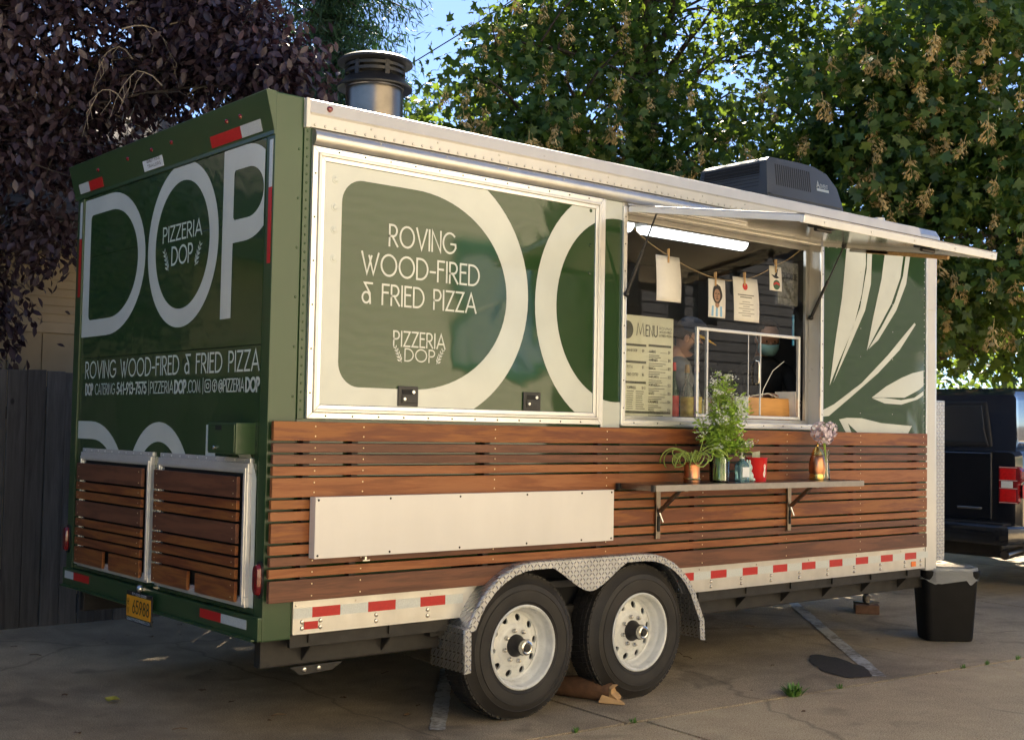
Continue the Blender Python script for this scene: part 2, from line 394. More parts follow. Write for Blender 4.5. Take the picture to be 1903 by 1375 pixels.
def D_loop(x0, x1, z0, z1, rc, n=48):
    """outline of a big D: straight back, semi-elliptic bow, corner radius rc at the back"""
    W_, H_ = x1-x0, z1-z0; bow = min(.62*W_, .62*H_); xm = x1-bow; zc = (z0+z1)/2
    pts = arc(xm, zc, bow, H_/2, -90, 90, n//2)
    pts += arc(x0+rc, z1-rc, rc, rc, 90, 180, n//8) + arc(x0+rc, z0+rc, rc, rc, 180, 270, n//8)
    return pts
# ------------------------------------------------------------------ ground
def concrete(name, base, dark, spec=.3):
    m, t, b = newmat(name); v = coords(t, kind='Object')
    n1 = noise(t, v, .55, 6, .6); n2 = noise(t, v, 4.5, 6, .65); n3 = noise(t, v, 140, 3, .7); n4 = noise(t, v, 900, 1)
    c = ramp(t, n1, [(.32, dark), (.62, base)])
    c = mixc(t, .55, c, ramp(t, n2, [(.25, (.42, .41, .39)), (.72, (.70, .69, .67))]), 'OVERLAY')
    c = mixc(t, .75, c, ramp(t, n3, [(.34, (.10, .10, .09)), (.5, (.5, .5, .5)), (.68, (.86, .85, .82))]), 'OVERLAY')
    sp = nd(t, 'ShaderNodeTexVoronoi'); sp.inputs['Scale'].default_value = 60; t.links.new(v, sp.inputs['Vector'])
    c = mixc(t, ramp(t, sp.outputs['Distance'], [(.05, (.55, .55, .55)), (.12, (0, 0, 0))]), c, (.06, .05, .045))
    vo = nd(t, 'ShaderNodeTexVoronoi', feature='DISTANCE_TO_EDGE'); vo.inputs['Scale'].default_value = .27; wv = nd(t, 'ShaderNodeMixRGB'); wv.inputs[0].default_value = .22; t.links.new(v, wv.inputs[1]); nn_ = nd(t, 'ShaderNodeTexNoise'); nn_.inputs['Scale'].default_value = 2.5; nn_.inputs['Detail'].default_value = 6; t.links.new(v, nn_.inputs['Vector']); t.links.new(nn_.outputs['Color'], wv.inputs[2]); t.links.new(wv.outputs[0], vo.inputs['Vector'])
    c = mixc(t, ramp(t, vo.outputs['Distance'], [(.0, (.4,)*3), (.003, (0, 0, 0))]), c, (.045, .036, .028))
    st_ = noise(t, v, 1.7, 3, .5, 1.2); c = mixc(t, ramp(t, st_, [(.60, (0, 0, 0)), (.70, (.38,)*3)]), c, tuple(x*.45 for x in dark))
    t.links.new(c, b.inputs['Base Color']); b.inputs['Roughness'].default_value = .82; b.inputs['Specular IOR Level'].default_value = spec
    h = mixc(t, .5, n3, n4); bump(t, b, h, .9, .006)
    return m
M['slab'] = concrete('weathered concrete slab', (.50, .40, .27), (.21, .172, .128))
M['slab2'] = concrete('driveway concrete', (.60, .475, .31), (.46, .36, .24))  # driveway tone, with the stronger light out front put into the colour
M['slab3'] = concrete('pale bounce concrete', (.38, .34, .28), (.30, .265, .22))
M['ground'] = concrete('packed asphalt', (.11, .10, .09), (.07, .063, .058))
mb = MB(); mb.add([(-250,-250,-.03),(250,-250,-.03),(250,250,-.03),(-250,250,-.03)], [(0,1,2,3)])
gnd = struct(mb.build('ground', 'ground'))
mb = MB()                                    # dirt packed in the joints just below the slabs
mb.add([(-11,-11,-.026),(16,-11,-.026),(16,7,-.026),(-11,7,-.026)], [(0,1,2,3)])
M['soil'] = pm('joint soil', (.028, .022, .016), .95, 0, .4, 30, .5, 80)
struct(mb.build('joint_soil', 'soil'))
_ga = R(-4.2); _gc = Vector((1.93, -.46, 0))
def grid(u, v, z=0): return (_gc.x+u*math.cos(_ga)-v*math.sin(_ga), _gc.y+u*math.sin(_ga)+v*math.cos(_ga), z)
pav = struct(MB().add([grid(-12,-10,-.022),grid(21.2,-10,-.022),grid(21.2,7,-.022),grid(-12,7,-.022)], [(0,1,2,3)]).build('pavement', 'soil'))
def slab(u0, u1, v0, v1, mat):
    g = .011; mb = MB(); jit = random.uniform(-.0015, .0015)
    n = 8
    def edge(a, b):   # slightly ragged edge
        out = []
        for i in range(n):
            t = i/n; p = (a[0]+(b[0]-a[0])*t, a[1]+(b[1]-a[1])*t)
            k = random.uniform(-.0035, .0035) if i else 0
            out.append((p[0]+(k if abs(b[0]-a[0]) < abs(b[1]-a[1]) else 0), p[1]+(k if abs(b[0]-a[0]) >= abs(b[1]-a[1]) else 0)))
        return out
    c = [(u0+g,v0+g),(u1-g,v0+g),(u1-g,v1-g),(u0+g,v1-g)]
    poly = edge(c[0],c[1])+edge(c[1],c[2])+edge(c[2],c[3])+edge(c[3],c[0])
    mb.prism(poly, lambda a, b: grid(a, b, -.02), lambda a, b: grid(a, b, jit))
    o = mb.build('slab', mat, pav, .002, seg=1)
    return o
us = [-11.6,-8.8,-5.9,-2.95,.0,3.08,6.1,9.1,12,15,18,21]
for i in range(len(us)-1):
    slab(us[i], us[i+1], 0, 5.2, 'slab')
for i in range(len(us)-1):
    slab(us[i]+.12, us[i+1]+.12, -3.2, 0, 'slab2')
    slab(us[i]+.1, us[i+1]+.1, -6.4, -3.2, 'slab2')
    slab(us[i]+.1, us[i+1]+.1, -10.0, -6.4, 'slab3')  # unseen pale row, added to bounce sunlight onto the trailer
# painted stall lines, worn thin
def worn_paint():
    m, t, b = newmat('worn stall paint'); v = coords(t)
    n = noise(t, v, 22, 8, .75); n2 = noise(t, v, 2.2, 3)
    a = nd(t, 'ShaderNodeMath', operation='ADD'); t.links.new(n, a.inputs[0]); t.links.new(n2, a.inputs[1])
    c = ramp(t, a.outputs[0], [(.80, (.185, .16, .13)), (1.0, (.42, .41, .38)), (1.25, (.52, .51, .48))])
    t.links.new(c, b.inputs['Base Color']); b.inputs['Roughness'].default_value = .8; bump(t, b, n, .3, .002)
    return m
M['paint_line'] = worn_paint()
def line(p0, p1, w):
    p0, p1 = Vector(p0), Vector(p1); d = (p1-p0).normalized(); n = Vector((-d.y, d.x)); mb = MB(); N = 40; o = []
    for i in range(N+1):
        q = p0+(p1-p0)*i/N
        for s in (1, -1):
            k = q+n*s*(w/2+random.uniform(-.006, .006)); o.append((k.x, k.y, .0045))
    mb.add(o, [(2*i, 2*i+1, 2*i+3, 2*i+2) for i in range(N)])
    return struct(mb.build('stall_line', 'paint_line'))
line((4.16,-.52), (7.25,2.72), .10); line((1.02,.0), (2.6,1.95), .085)
# wet stain where something drained onto the slab
m_, t_, b_ = newmat('wet concrete')
t_.links.new(ramp(t_, noise(t_, coords(t_), 60, 4), [(.3, (.026, .020, .014)), (.7, (.058, .045, .032))]), b_.inputs['Base Color'])
b_.inputs['Roughness'].default_value = .72; bump(t_, b_, noise(t_, coords(t_), 140, 3), .25, .003); M['wet'] = m_
poly = []
for k in range(40):
    a = 2*math.pi*k/40; rr = 1+.09*math.sin(2*a+1)+.06*math.sin(3*a+1)+.05*math.sin(7*a)+.03*math.sin(13*a+2)
    x, y = .37*rr*math.cos(a), .17*rr*math.sin(a); t = R(52)
    poly.append((4.22+x*math.cos(t)-y*math.sin(t), -.17+x*math.sin(t)+y*math.cos(t)))
st = struct(MB().sheet(poly, lambda a, b: (a, b, .0065)).build('wet_stain', 'wet'))

# ------------------------------------------------------------------ fence behind the trailer
def grey_wood():
    m, t, b = newmat('weathered grey fence board')
    oi = nd(t, 'ShaderNodeObjectInfo'); tc = nd(t, 'ShaderNodeTexCoord'); mp = nd(t, 'ShaderNodeMapping'); mp.inputs['Scale'].default_value = (14, 14, 1.0)
    mu = nd(t, 'ShaderNodeMath', operation='MULTIPLY'); mu.inputs[1].default_value = 51.; t.links.new(oi.outputs['Random'], mu.inputs[0])
    cb = nd(t, 'ShaderNodeCombineXYZ'); [t.links.new(mu.outputs[0], cb.inputs[i]) for i in range(3)]
    t.links.new(tc.outputs['Object'], mp.inputs[0]); t.links.new(cb.outputs[0], mp.inputs['Location'])
    g = noise(t, mp.outputs[0], 1.8, 8, .65, .6)
    c = ramp(t, g, [(.25, (.028, .026, .025)), (.5, (.075, .070, .066)), (.75, (.125, .118, .112))])
    kn = nd(t, 'ShaderNodeTexVoronoi'); kn.inputs['Scale'].default_value = 2.6; t.links.new(coords(t, (1.6, 1, 1)), kn.inputs['Vector'])
    c = mixc(t, ramp(t, kn.outputs['Distance'], [(.045, (1, 1, 1)), (.075, (0, 0, 0))]), c, (.012, .010, .009))
    hs = nd(t, 'ShaderNodeHueSaturation'); mr = nd(t, 'ShaderNodeMapRange'); mr.inputs[3].default_value = .65; mr.inputs[4].default_value = 1.25
    t.links.new(oi.outputs['Random'], mr.inputs[0]); t.links.new(mr.outputs[0], hs.inputs['Value']); t.links.new(c, hs.inputs['Color'])
    t.links.new(hs.outputs[0], b.inputs['Base Color']); b.inputs['Roughness'].default_value = .85; bump(t, b, g, .5, .006)
    return m
M['fence'] = grey_wood()
fence = thing('wooden_fence', 'weathered grey vertical board fence behind the food trailer', 'fence', (1.0, 4.3, 0))
x = -4.6; i = 0
while x < 8.5:
    w = random.choice((.135, .138, .14)); top = 1.915+random.uniform(-.012, .012); lean = random.uniform(-.004, .004)
    if .40 < x < .45: x += .035
    y = 4.30+.012*(i % 2)+random.uniform(-.004, .004)
    mb = MB(); mb.hexa([(x,y,-.01),(x+w,y,-.01),(x+w,y+.02,-.01),(x,y+.02,-.01),(x+lean,y,top),(x+w+lean,y,top+random.uniform(-.006,.006)),(x+w+lean,y+.02,top),(x+lean,y+.02,top)])
    mb.build('board', 'fence', fence, .003, seg=1)
    x += w+random.uniform(.0015, .007); i += 1
for z in (.35, 1.55):
    MB().box(-4.6, 8.5, 4.336, 4.375, z, z+.09).build('rail', 'fence', fence, .004)
for k in range(6):
    MB().box(-4.5+k*2.5, -4.41+k*2.5, 4.376, 4.465, -.02, 1.80).build('post', 'fence', fence, .004)

# ------------------------------------------------------------------ tan house behind the fence
M['tan'] = pm('tan siding paint', (.40, .315, .19), .6, 0, .06, 5, .1, 60, objvar=.05)
M['tan_trim'] = pm('tan trim paint', (.42, .34, .22), .55, 0, .06, 6)
def shingle_mat():
    m, t, b = newmat('asphalt shingle'); v = coords(t)
    br = nd(t, 'ShaderNodeTexBrick'); br.inputs['Scale'].default_value = 1.0; br.inputs['Brick Width'].default_value = .3; br.inputs['Row Height'].default_value = .13
    br.inputs['Mortar Size'].default_value = .006; br.inputs['Color1'].default_value = (.13, .105, .10, 1); br.inputs['Color2'].default_value = (.085, .07, .07, 1); br.inputs['Mortar'].default_value = (.03, .026, .026, 1)
    t.links.new(v, br.inputs['Vector']); t.links.new(mixc(t, .5, br.outputs['Color'], ramp(t, noise(t, v, 90, 3), [(.3, (.3,.3,.3)), (.7, (.7,.7,.7))]), 'OVERLAY'), b.inputs['Base Color'])
    b.inputs['Roughness'].default_value = .9; bump(t, b, br.outputs['Fac'], -.6, .01); return m
M['shingle'] = shingle_mat()
hs = thing('tan_house', 'tan sided house with grey shingle roof behind the board fence', 'house', (-1.5, 8.5, 0))
MB().box(-9, 3.2, 6.06, 11.0, -.05, 3.25).build('wall', 'tan', hs)
for k in range(11):                          # horizontal laps on the upper wall
    z = 2.42+k*.077
    MB().hexa([(-9,6.035,z),(3.2,6.035,z),(3.2,6.058,z),(-9,6.058,z),(-9,6.05,z+.079),(3.2,6.05,z+.079),(3.2,6.058,z+.079),(-9,6.058,z+.079)]).build('siding_board', 'tan', hs)
MB().box(-9, 3.22, 6.025, 6.057, 2.325, 2.418).build('belt_trim', 'tan_trim', hs, .004)
for k in range(40):                          # vertical panels with grooves below
    MB().box(-9+k*.305, -9+k*.305+.297, 6.042, 6.059, -.02, 2.322).build('wall_panel', 'tan', hs, .003, seg=1)
MB().box(3.14, 3.245, 6.02, 6.2, -.02, 3.25).build('corner_board', 'tan_trim', hs, .004)
MB().box(.0, .1, 6.02, 6.034, 2.42, 3.24).build('corner_board', 'tan_trim', hs, .004)
MB().box(-9.3, 3.5, 5.56, 5.60, 3.12, 3.30).build('fascia', 'interior_dark', hs)
MB().hexa([(-9.3,5.5,3.28),(3.5,5.5,3.28),(3.5,8.5,5.0),(-9.3,8.5,5.0),(-9.3,5.5,3.33),(3.5,5.5,3.33),(3.5,8.5,5.06),(-9.3,8.5,5.06)]).build('roof', 'shingle', hs)
MB().hexa([(-9.3,8.5,5.0),(3.5,8.5,5.0),(3.5,11.5,3.28),(-9.3,11.5,3.28),(-9.3,8.5,5.06),(3.5,8.5,5.06),(3.5,11.5,3.33),(-9.3,11.5,3.33)]).build('roof', 'shingle', hs)

# ------------------------------------------------------------------ houses across the lot (mirrored in the glossy panels and the window)
M['cream'] = pm('cream siding paint', (.74, .67, .52), .6, 0, .04, 4)
M['teal'] = pm('teal trim paint', (.055, .20, .17), .45, 0, .08, 9)
M['slate'] = pm('slate grey siding paint', (.10, .10, .105), .6, 0, .08, 4)
M['curtain'] = pm('window curtain', (.55, .55, .52), .8, 0, .1, 4)
gm, gt, gb = newmat('clear pane'); gt.nodes.remove(gb)
_tr = nd(gt, 'ShaderNodeBsdfTransparent'); _gl = nd(gt, 'ShaderNodeBsdfGlossy'); _gl.inputs['Roughness'].default_value = .015; _fr = nd(gt, 'ShaderNodeFresnel'); _fr.inputs[0].default_value = 1.52; _mx = nd(gt, 'ShaderNodeMixShader')
_tr.inputs[0].default_value = (.90, .93, .92, 1)
gt.links.new(_fr.outputs[0], _mx.inputs[0]); gt.links.new(_tr.outputs[0], _mx.inputs[1]); gt.links.new(_gl.outputs[0], _mx.inputs[2]); gt.links.new(_mx.outputs[0], gt.nodes['Material Output'].inputs[0])
M['glass'] = gm
def far_house(name, label, x0, x1, yf, h, mat, trim, wins, lap):
    o = thing(name, label, 'house', ((x0+x1)/2, yf-4, 0))
    MB().box(x0, x1, yf-8, yf-.03, -.05, h).build('wall', mat, o)
    z = .35
    MB().box(x0-.01, x1+.01, yf-.029, yf-.004, -.04, .345).build('plinth', 'slab', o)
    while z < h-.02:
        z1 = min(z+lap, h)
        MB().hexa([(x0,yf,z),(x1,yf,z),(x1,yf-.028,z),(x0,yf-.028,z),(x0,yf-.02,z1),(x1,yf-.02,z1),(x1,yf-.028,z1),(x0,yf-.028,z1)]).build('siding_board', mat, o)
        z = z1+.001
    for (a, b, c, d) in wins:
        w = MB().box(a, b, yf+.001, yf+.05, c-.16, c).box(a-.14, a, yf+.001, yf+.045, c-.16, d+.16).box(b, b+.14, yf+.001, yf+.045, c-.16, d+.16).box(a, b, yf+.001, yf+.05, d, d+.2).build('window', trim, o, .006)
        MB().box(a, b, yf+.004, yf+.03, (c+d)/2-.025, (c+d)/2+.025).build('sash', 'paper', w)
        MB().box(a, b, yf+.002, yf+.006, c, d).build('curtain', 'curtain', w)
        MB().sheet([(a,c),(b,c),(b,d),(a,d)], lambda p, q: (p, yf+.014, q)).build('pane', 'glass', w, fixn=False)
    ov = .5; ym = yf-4
    for s in (1, -1):
        ye = ym+s*(4+ov); MB().hexa([(x0-ov,ye,h-.1),(x1+ov,ye,h-.1),(x1+ov,ym,h+2.2),(x0-ov,ym,h+2.2),(x0-ov,ye,h-.03),(x1+ov,ye,h-.03),(x1+ov,ym,h+2.28),(x0-ov,ym,h+2.28)]).build('roof', 'shingle', o)
    return o
far_house('cream_house', 'cream house with teal window trim mirrored in the hatch panel', -6.0, 12.56, -11.0, 8.2, 'cream', 'teal', [(9.55, 11.15, 2.62, 4.45), (2.2, 3.6, 2.62, 4.45)], .19)
far_house('slate_house', 'slate grey sided house mirrored in the service window', 12.62, 26.0, -9.6, 5.6, 'slate', 'curtain', [(21.0, 22.4, 1.6, 3.2)], .19)
# ------------------------------------------------------------------ food trailer
T = thing('food_trailer', 'green and white pizza food trailer with wood slat cladding and open awning', 'food trailer', (2.8, 1.22, 0))
ZB, ZT, LX, WY = .565, 3.095, 5.55, 2.44
def B(name, mat, *b, bevel=.004, parent=None, smooth=False): return MB().box(*b).build(name, mat, parent or T, bevel, smooth)
# serving side wall, built round the window opening
OX0, OX1, OZ0, OZ1 = 2.318, 4.222, 1.60, 2.845
B('side_wall', 'green', .152, OX0-.012, .0, .05, .87, 2.97)
B('side_wall', 'green', OX1+.012, LX, .0, .05, ZB, 2.97)
B('side_wall', 'green_flat', OX0-.011, OX1+.011, .0, .05, .87, OZ0-.012)
B('side_wall', 'green_flat', .152, 1.09, .0, .05, ZB, .868)
B('side_wall', 'green_flat', 2.945, OX1+.011, .0, .05, ZB, .868)
B('side_wall', 'alu_white', OX0-.011, OX1+.011, .0, .05, OZ1+.01, 2.97)
B('far_wall', 'alu_white', .152, 5.76, WY-.05, WY, ZB, 3.06)
B('floor', 'interior_dark', .06, 5.64, .051, WY-.051, .66, .70)
B('ceiling', 'interior', .06, 5.64, .051, WY-.051, 2.99, 3.02)
B('roof', 'alu_white', .02, LX-.02, .06, WY-.06, 3.075, 3.115, bevel=.02)
B('inner_wall', 'interior', .1, 5.64, WY-.09, WY-.052, .701, 2.988)
B('inner_wall', 'interior', .07, .11, .052, WY-.095, .701, 2.988)
B('front_wall', 'alu_white', 5.72, 5.755, .1, WY-.051, ZB, 3.06)
B('inner_wall', 'interior', 5.645, 5.67, .085, WY-.052, .66, 3.02)
B('counter_top', 'alu', 2.0, 4.7, .125, .60, 1.575, 1.612)
B('oven', 'interior_dark', .5, 1.9, 1.0, 2.2, .70, 2.2, bevel=.08)
# rear corner posts
for y0, y1 in ((-.004, .075), (WY-.10, WY+.004)):
    B('corner_post', 'green_flat', -.002, .150, y0, y1, ZB-.02, 3.108, bevel=.006)
B('corner_trim', 'green_flat', .1505, .185, -.010, -.001, 1.575, 2.972, bevel=.002)
B('corner_trim', 'green_flat', .151, .176, -.012, -.0105, 2.96, 3.09, bevel=.001)
rv = MB()
for z in np.arange(1.62, 2.95, .0415): rv.dome((.168, -.010, z), (0,-1,0), .0065, .005)
for z in np.arange(1.68, 3.0, .235): rv.dome((.128, -.004, z), (0,-1,0), .007, .005)
stuff(rv.build('rivet_row', 'rivet_green', T, smooth=True))
# front rounded corner (plain aluminium)
prof = [(LX+.001,.0),(LX+.12,.0)]+arc(LX+.12,.08,.08,.08,-90,0,8)+[(LX+.20,.4),(LX+.16,.4),(LX+.16,.14),(LX+.10,.04),(LX+.001,.04)]
MB().prism(prof, lambda a, b: (a, b, ZB-.02), lambda a, b: (a, b, 3.02)).build('front_corner', 'alu_white', T, smooth=30)
prof = [(LX-.12,-.022),(LX+.12,-.022)]+arc(LX+.12,.08,.102,.102,-90,0,8)+[(LX+.222,.5),(LX-.12,.5)]
MB().prism(prof, lambda a, b: (a, b, 2.962), lambda a, b: (a, b, 3.06)).prism([(p[0]*.0+p[0], p[1]) for p in prof], lambda a, b: (a, b, 3.061), lambda a, b: (LX-.12+(a-LX+.12)*.93, .03+(b-.03)*.93 if b > .03 else b+.02, 3.105)).build('roof_corner_cap', 'alu', T, .004, smooth=30)
B('corner_band', 'alu_white', LX+.0, LX+.125, -.006, -.001, 2.50, 2.96, bevel=.001)
# diamond plate guard on the nose
MB().box(5.77, 5.885, .045, .06, .60, 1.82).box(5.80, 5.815, .076, 2.3, .60, 1.82).build('nose_guard', 'diamond', T, .003)
# roof rail: drip gutter below, riveted cove above
gut = [(.0,2.965),(-.012,2.965),(-.030,2.955),(-.040,2.935),(-.040,2.915),(-.030,2.895),(-.016,2.886),(.0,2.886)]
MB().prism(gut, lambda a, b: (.20, a, b), lambda a, b: (LX-.12, a, b)).build('drip_gutter', 'alu', T, smooth=40)
rail = [(.05,2.968),(-.020,2.968),(-.023,3.0),(-.023,3.026),(-.031,3.036),(-.026,3.046),(-.024,3.085),(-.016,3.1),(.0,3.108),(.06,3.113),(.09,3.105),(.06,3.05)]
MB().prism(rail, lambda a, b: (.172, a, b), lambda a, b: (LX-.125, a, b)).build('roof_rail', 'alu_white', T, smooth=30)
MB().prism(rail, lambda a, b: (.172, WY-a, b), lambda a, b: (LX-.125, WY-a, b)).build('roof_rail', 'alu_white', T, smooth=30)
B('rail_end', 'alu_white', .150, .1715, -.028, .03, 2.962, 3.104, bevel=.003)
rv = MB()
for x in np.arange(.20, LX-.15, .0575): rv.dome((x, -.0222, 2.981), (0,-1,0), .0075, .006)
for x in np.arange(.52, LX-.15, .41): rv.dome((x, -.0235, 3.012), (0,-1,0), .006, .005); rv.dome((x+.05, -.038, 2.945), (0,-1,0), .005, .004)
stuff(rv.build('rivet_row', 'rivet', T, smooth=True))
MB().dome((.277, -.0255, 3.068), (0,-1,0), .016, .016, 12).build('marker_light', 'red_lens', T, smooth=True)
# rear: header visor, door with sections, bumper
vis = [(.0,3.112),(-.05,3.112),(-.055,3.106),(-.008,2.925),(-.008,2.905),(.0,2.905)]
MB().prism(vis, lambda a, b: (a, -.004, b), lambda a, b: (a, WY+.04, b)).build('rear_visor', 'green_flat', T, .002)
B('rear_roof_edge', 'green_flat', .0005, .171, .0755, WY-.1005, 3.02, 3.109)
for z0, z1 in ((.66, 1.30), (1.303, 1.92), (1.923, 2.53), (2.533, 2.904)):
    B('door_section', 'green', .0005, .045, .080, WY-.105, z0, z1, bevel=.002)
MB().box(-.012, .0, WY-.115, WY-.1005, .66, 2.9).build('door_jamb', 'green_flat', T, .002)
B('rear_bumper', 'green_flat', -.022, .149, .0, WY, ZB-.018, .657, bevel=.006)
B('bumper_lip', 'green_flat', -.045, -.0225, .02, WY-.02, ZB-.018, ZB-.008, bevel=.002)
fr = lambda x: (lambda a, b: (x, -a, b))          # rear graphics: a runs to the right as seen from behind
XD = -.0015
def letter_ring(mb, kind, a0, a1, z0, z1, th, f, rect=None):
    if kind == 'D': ring(mb, D_loop(a0,a1,z0,z1,.004), D_loop(a0+th,a1-th,z0+th,z1-th,.03), f, rect)
    if kind == 'O':
        n = 64; c = ((a0+a1)/2, (z0+z1)/2); rx, rz = (a1-a0)/2, (z1-z0)/2
        ring(mb, arc(*c,rx,rz,0,360,n)[:-1], arc(*c,rx-th,rz-th,0,360,n)[:-1], f, rect)
    if kind == 'P':
        bl = z0+(z1-z0)*.44
        ring(mb, D_loop(a0,a1,bl,z1,.004), D_loop(a0+th,a1-th,bl+th,z1-th,.02), f, rect)
        q = clip_rect([(a0,z0),(a0+th,z0),(a0+th,bl+.001),(a0,bl+.001)], *(rect or (-9,9,-9,9)))
        if q: o = len(mb.v); mb.v += [tuple(f(*p)) for p in q]; mb.f.append(tuple(range(o, o+len(q))))
RC = (-WY+.118, -.086, .661, 2.902)
for kind, y0, y1, z0, z1, th in (('D', 2.322, 1.420, 2.050, 2.885, .100), ('O', 1.386, .544, 2.046, 2.922, .098), ('P', .505, -.02, 2.062, 2.902, .112)):
    mb = MB(); letter_ring(mb, kind, -y0, -y1, z0, z1, th, fr(XD), RC); mb.build('letter', 'vinyl', T, fixn=False)
RC2 = (-WY+.118, -.086, .69, 2.9)
for kind, y0, y1, z0, z1, th in (('D', 2.46, 1.58, .675, 1.545, .105), ('O', 1.60, .75, .66, 1.548, .105), ('D', .618, .02, .40, 1.54, .105)):
    mb = MB(); letter_ring(mb, kind, -y0, -y1, z0, z1, th, fr(XD), RC2); mb.build('letter', 'vinyl', T, fixn=False)
words('ROVING WOOD-FIRED & FRIED PIZZA', -2.236, 1.803, .094, fr(XD), .115, -.092, .2, 'lettering', 'vinyl', T)
x = -2.236; z = 1.704; h = .060
for t, w, a1 in (('DOP', .22, -2.115), (' ', 0, None), ('CATERING', .10, -1.79), (' ', 0, None), ('541-913-7575', .18, -1.355), ('|', .08, None), ('PIZZERIA', .11, -1.015), ('DOP', .24, -.865), ('.COM', .11, -.70), ('|', .08, None), ('[', .10, -.585), (']', .10, -.515), ('@PIZZERIA', .11, -.235), ('DOP', .24, -.085)):
    if t == ' ': x += .018; continue
    x0 = x+.014; mb = MB()
    if a1 is None: text(mb, t, x0+.012, z, h, fr(XD), w); x = x0+.02
    else: text(mb, t, x0, z, h, fr(XD), w, a1); x = a1+.006
    mb.build('lettering', 'vinyl', T, fixn=False)
def laurel(mb, cx, z0, s, f, flip):
    for k in range(5):
        t = k/4; bx = cx+flip*s*(.05+.42*t**1.3); bz = z0+s*(.02+.85*t)
        for sd in (1, -1):
            a = R(90+flip*(-28)+sd*38*flip); ln = s*(.36-.1*t)
            tip = (bx+math.cos(a)*ln, bz+math.sin(a)*ln); m1 = ((bx+tip[0])/2, (bz+tip[1])/2); nx, nz = -math.sin(a)*ln*.17, math.cos(a)*ln*.17
            q = [(bx,bz),(m1[0]+nx,m1[1]+nz),tip,(m1[0]-nx,m1[1]-nz)]
            o = len(mb.v); mb.v += [tuple(f(*p)) for p in q]; mb.f.append((o,o+1,o+2,o+3))
    ribbon(mb, [(cx,z0),(cx+flip*s*.2,z0+s*.35),(cx+flip*s*.5,z0+s*.9)], s*.05, f)
mb = MB(); text(mb, 'PIZZERIA', -1.195, 2.515, .078, fr(XD), .13, -.735); text(mb, 'DOP', -1.08, 2.385, .092, fr(XD), .13, -.835)
laurel(mb, -1.12, 2.36, .11, fr(XD), -1); laurel(mb, -.80, 2.36, .11, fr(XD), 1); mb.build('logo', 'vinyl', T, fixn=False)
# reflective stickers
def sticker(mat, y0, y1, z0, z1, x): return MB().box(x-.0015, x, y0, y1, z0, z1).build('reflector_tape', mat, T)
for m_, y0, y1, z0, z1, x in (('silver_tape', 2.26, 2.40, .596, .640, -.0225), ('red_tape', 2.02, 2.2595, .596, .640, -.0225), ('red_tape', .36, .585, .590, .634, -.0225), ('silver_tape', .105, .3595, .590, .634, -.0225)):
    sticker(m_, y0, y1, z0, z1, x)
def visor_tape(mat, y0, y1):
    f = lambda s: (-.0095-s*.0395-.002, 2.928+s*.15)
    (x0, z0), (x1, z1) = f(.05), f(.42)
    MB().hexa([(x0,y0,z0),(x0,y1,z0),(x0+.002,y1,z0),(x0+.002,y0,z0),(x1,y0,z1),(x1,y1,z1),(x1+.002,y1,z1),(x1+.002,y0,z1)]).build('reflector_tape', mat, T)
visor_tape('silver_tape', .10, .30); visor_tape('red_tape', .3005, .62); visor_tape('red_tape', 2.02, 2.225); visor_tape('silver_tape', 2.2255, 2.38)
visor_tape('sticker', 1.19, 1.44)
for y0, y1 in ((.012, .042), (WY-.075, WY-.04)):
    sticker('silver_tape', y0, y1, 2.66, 2.885, -.0025); sticker('red_tape', y0, y1, 2.30, 2.6595, -.0025)
mb = MB(); text(mb, 'QUALITY FOOD', -1.385, 2.975, .016, lambda a, b: (-.0135-.0395*(b-2.928)/.15-.0008, -a, b), .14, -1.215); text(mb, 'TRAILERS', -1.385, 2.948, .014, lambda a, b: (-.0135-.0395*(b-2.928)/.15-.0008, -a, b), .14, -1.215); mb.build('lettering', 'ink', T, fixn=False)
mb = MB()
for y in (.28, .42, 1.05, 1.30, 1.62, 2.05): mb.dome((-.036, y, 3.035), (-1,0,-.25), .013, .012, 8)
mb.build('marker_light', 'red_lens', T, smooth=True)
# tail lights
for y in (.022, WY-.03):
    pr_ = [(.030*math.cos(R(a)), .075*(1 if math.sin(R(a)) > 0 else -1)*(abs(math.sin(R(a)))**.55) if abs(math.sin(R(a))) > 1e-6 else 0) for a in range(0, 360, 15)]
    MB().prism(pr_, lambda a, b: (-.001, y+a*1.15, .83+b*1.15), lambda a, b: (-.012, y+a*1.15, .83+b*1.15)).build('light_bezel', 'black_plastic', T, .003)
    MB().prism(pr_, lambda a, b: (-.0125, y+a, .83+b), lambda a, b: (-.032, y+a*.8, .83+b*.9)).build('tail_light', 'red_lens', T, .004, smooth=40)
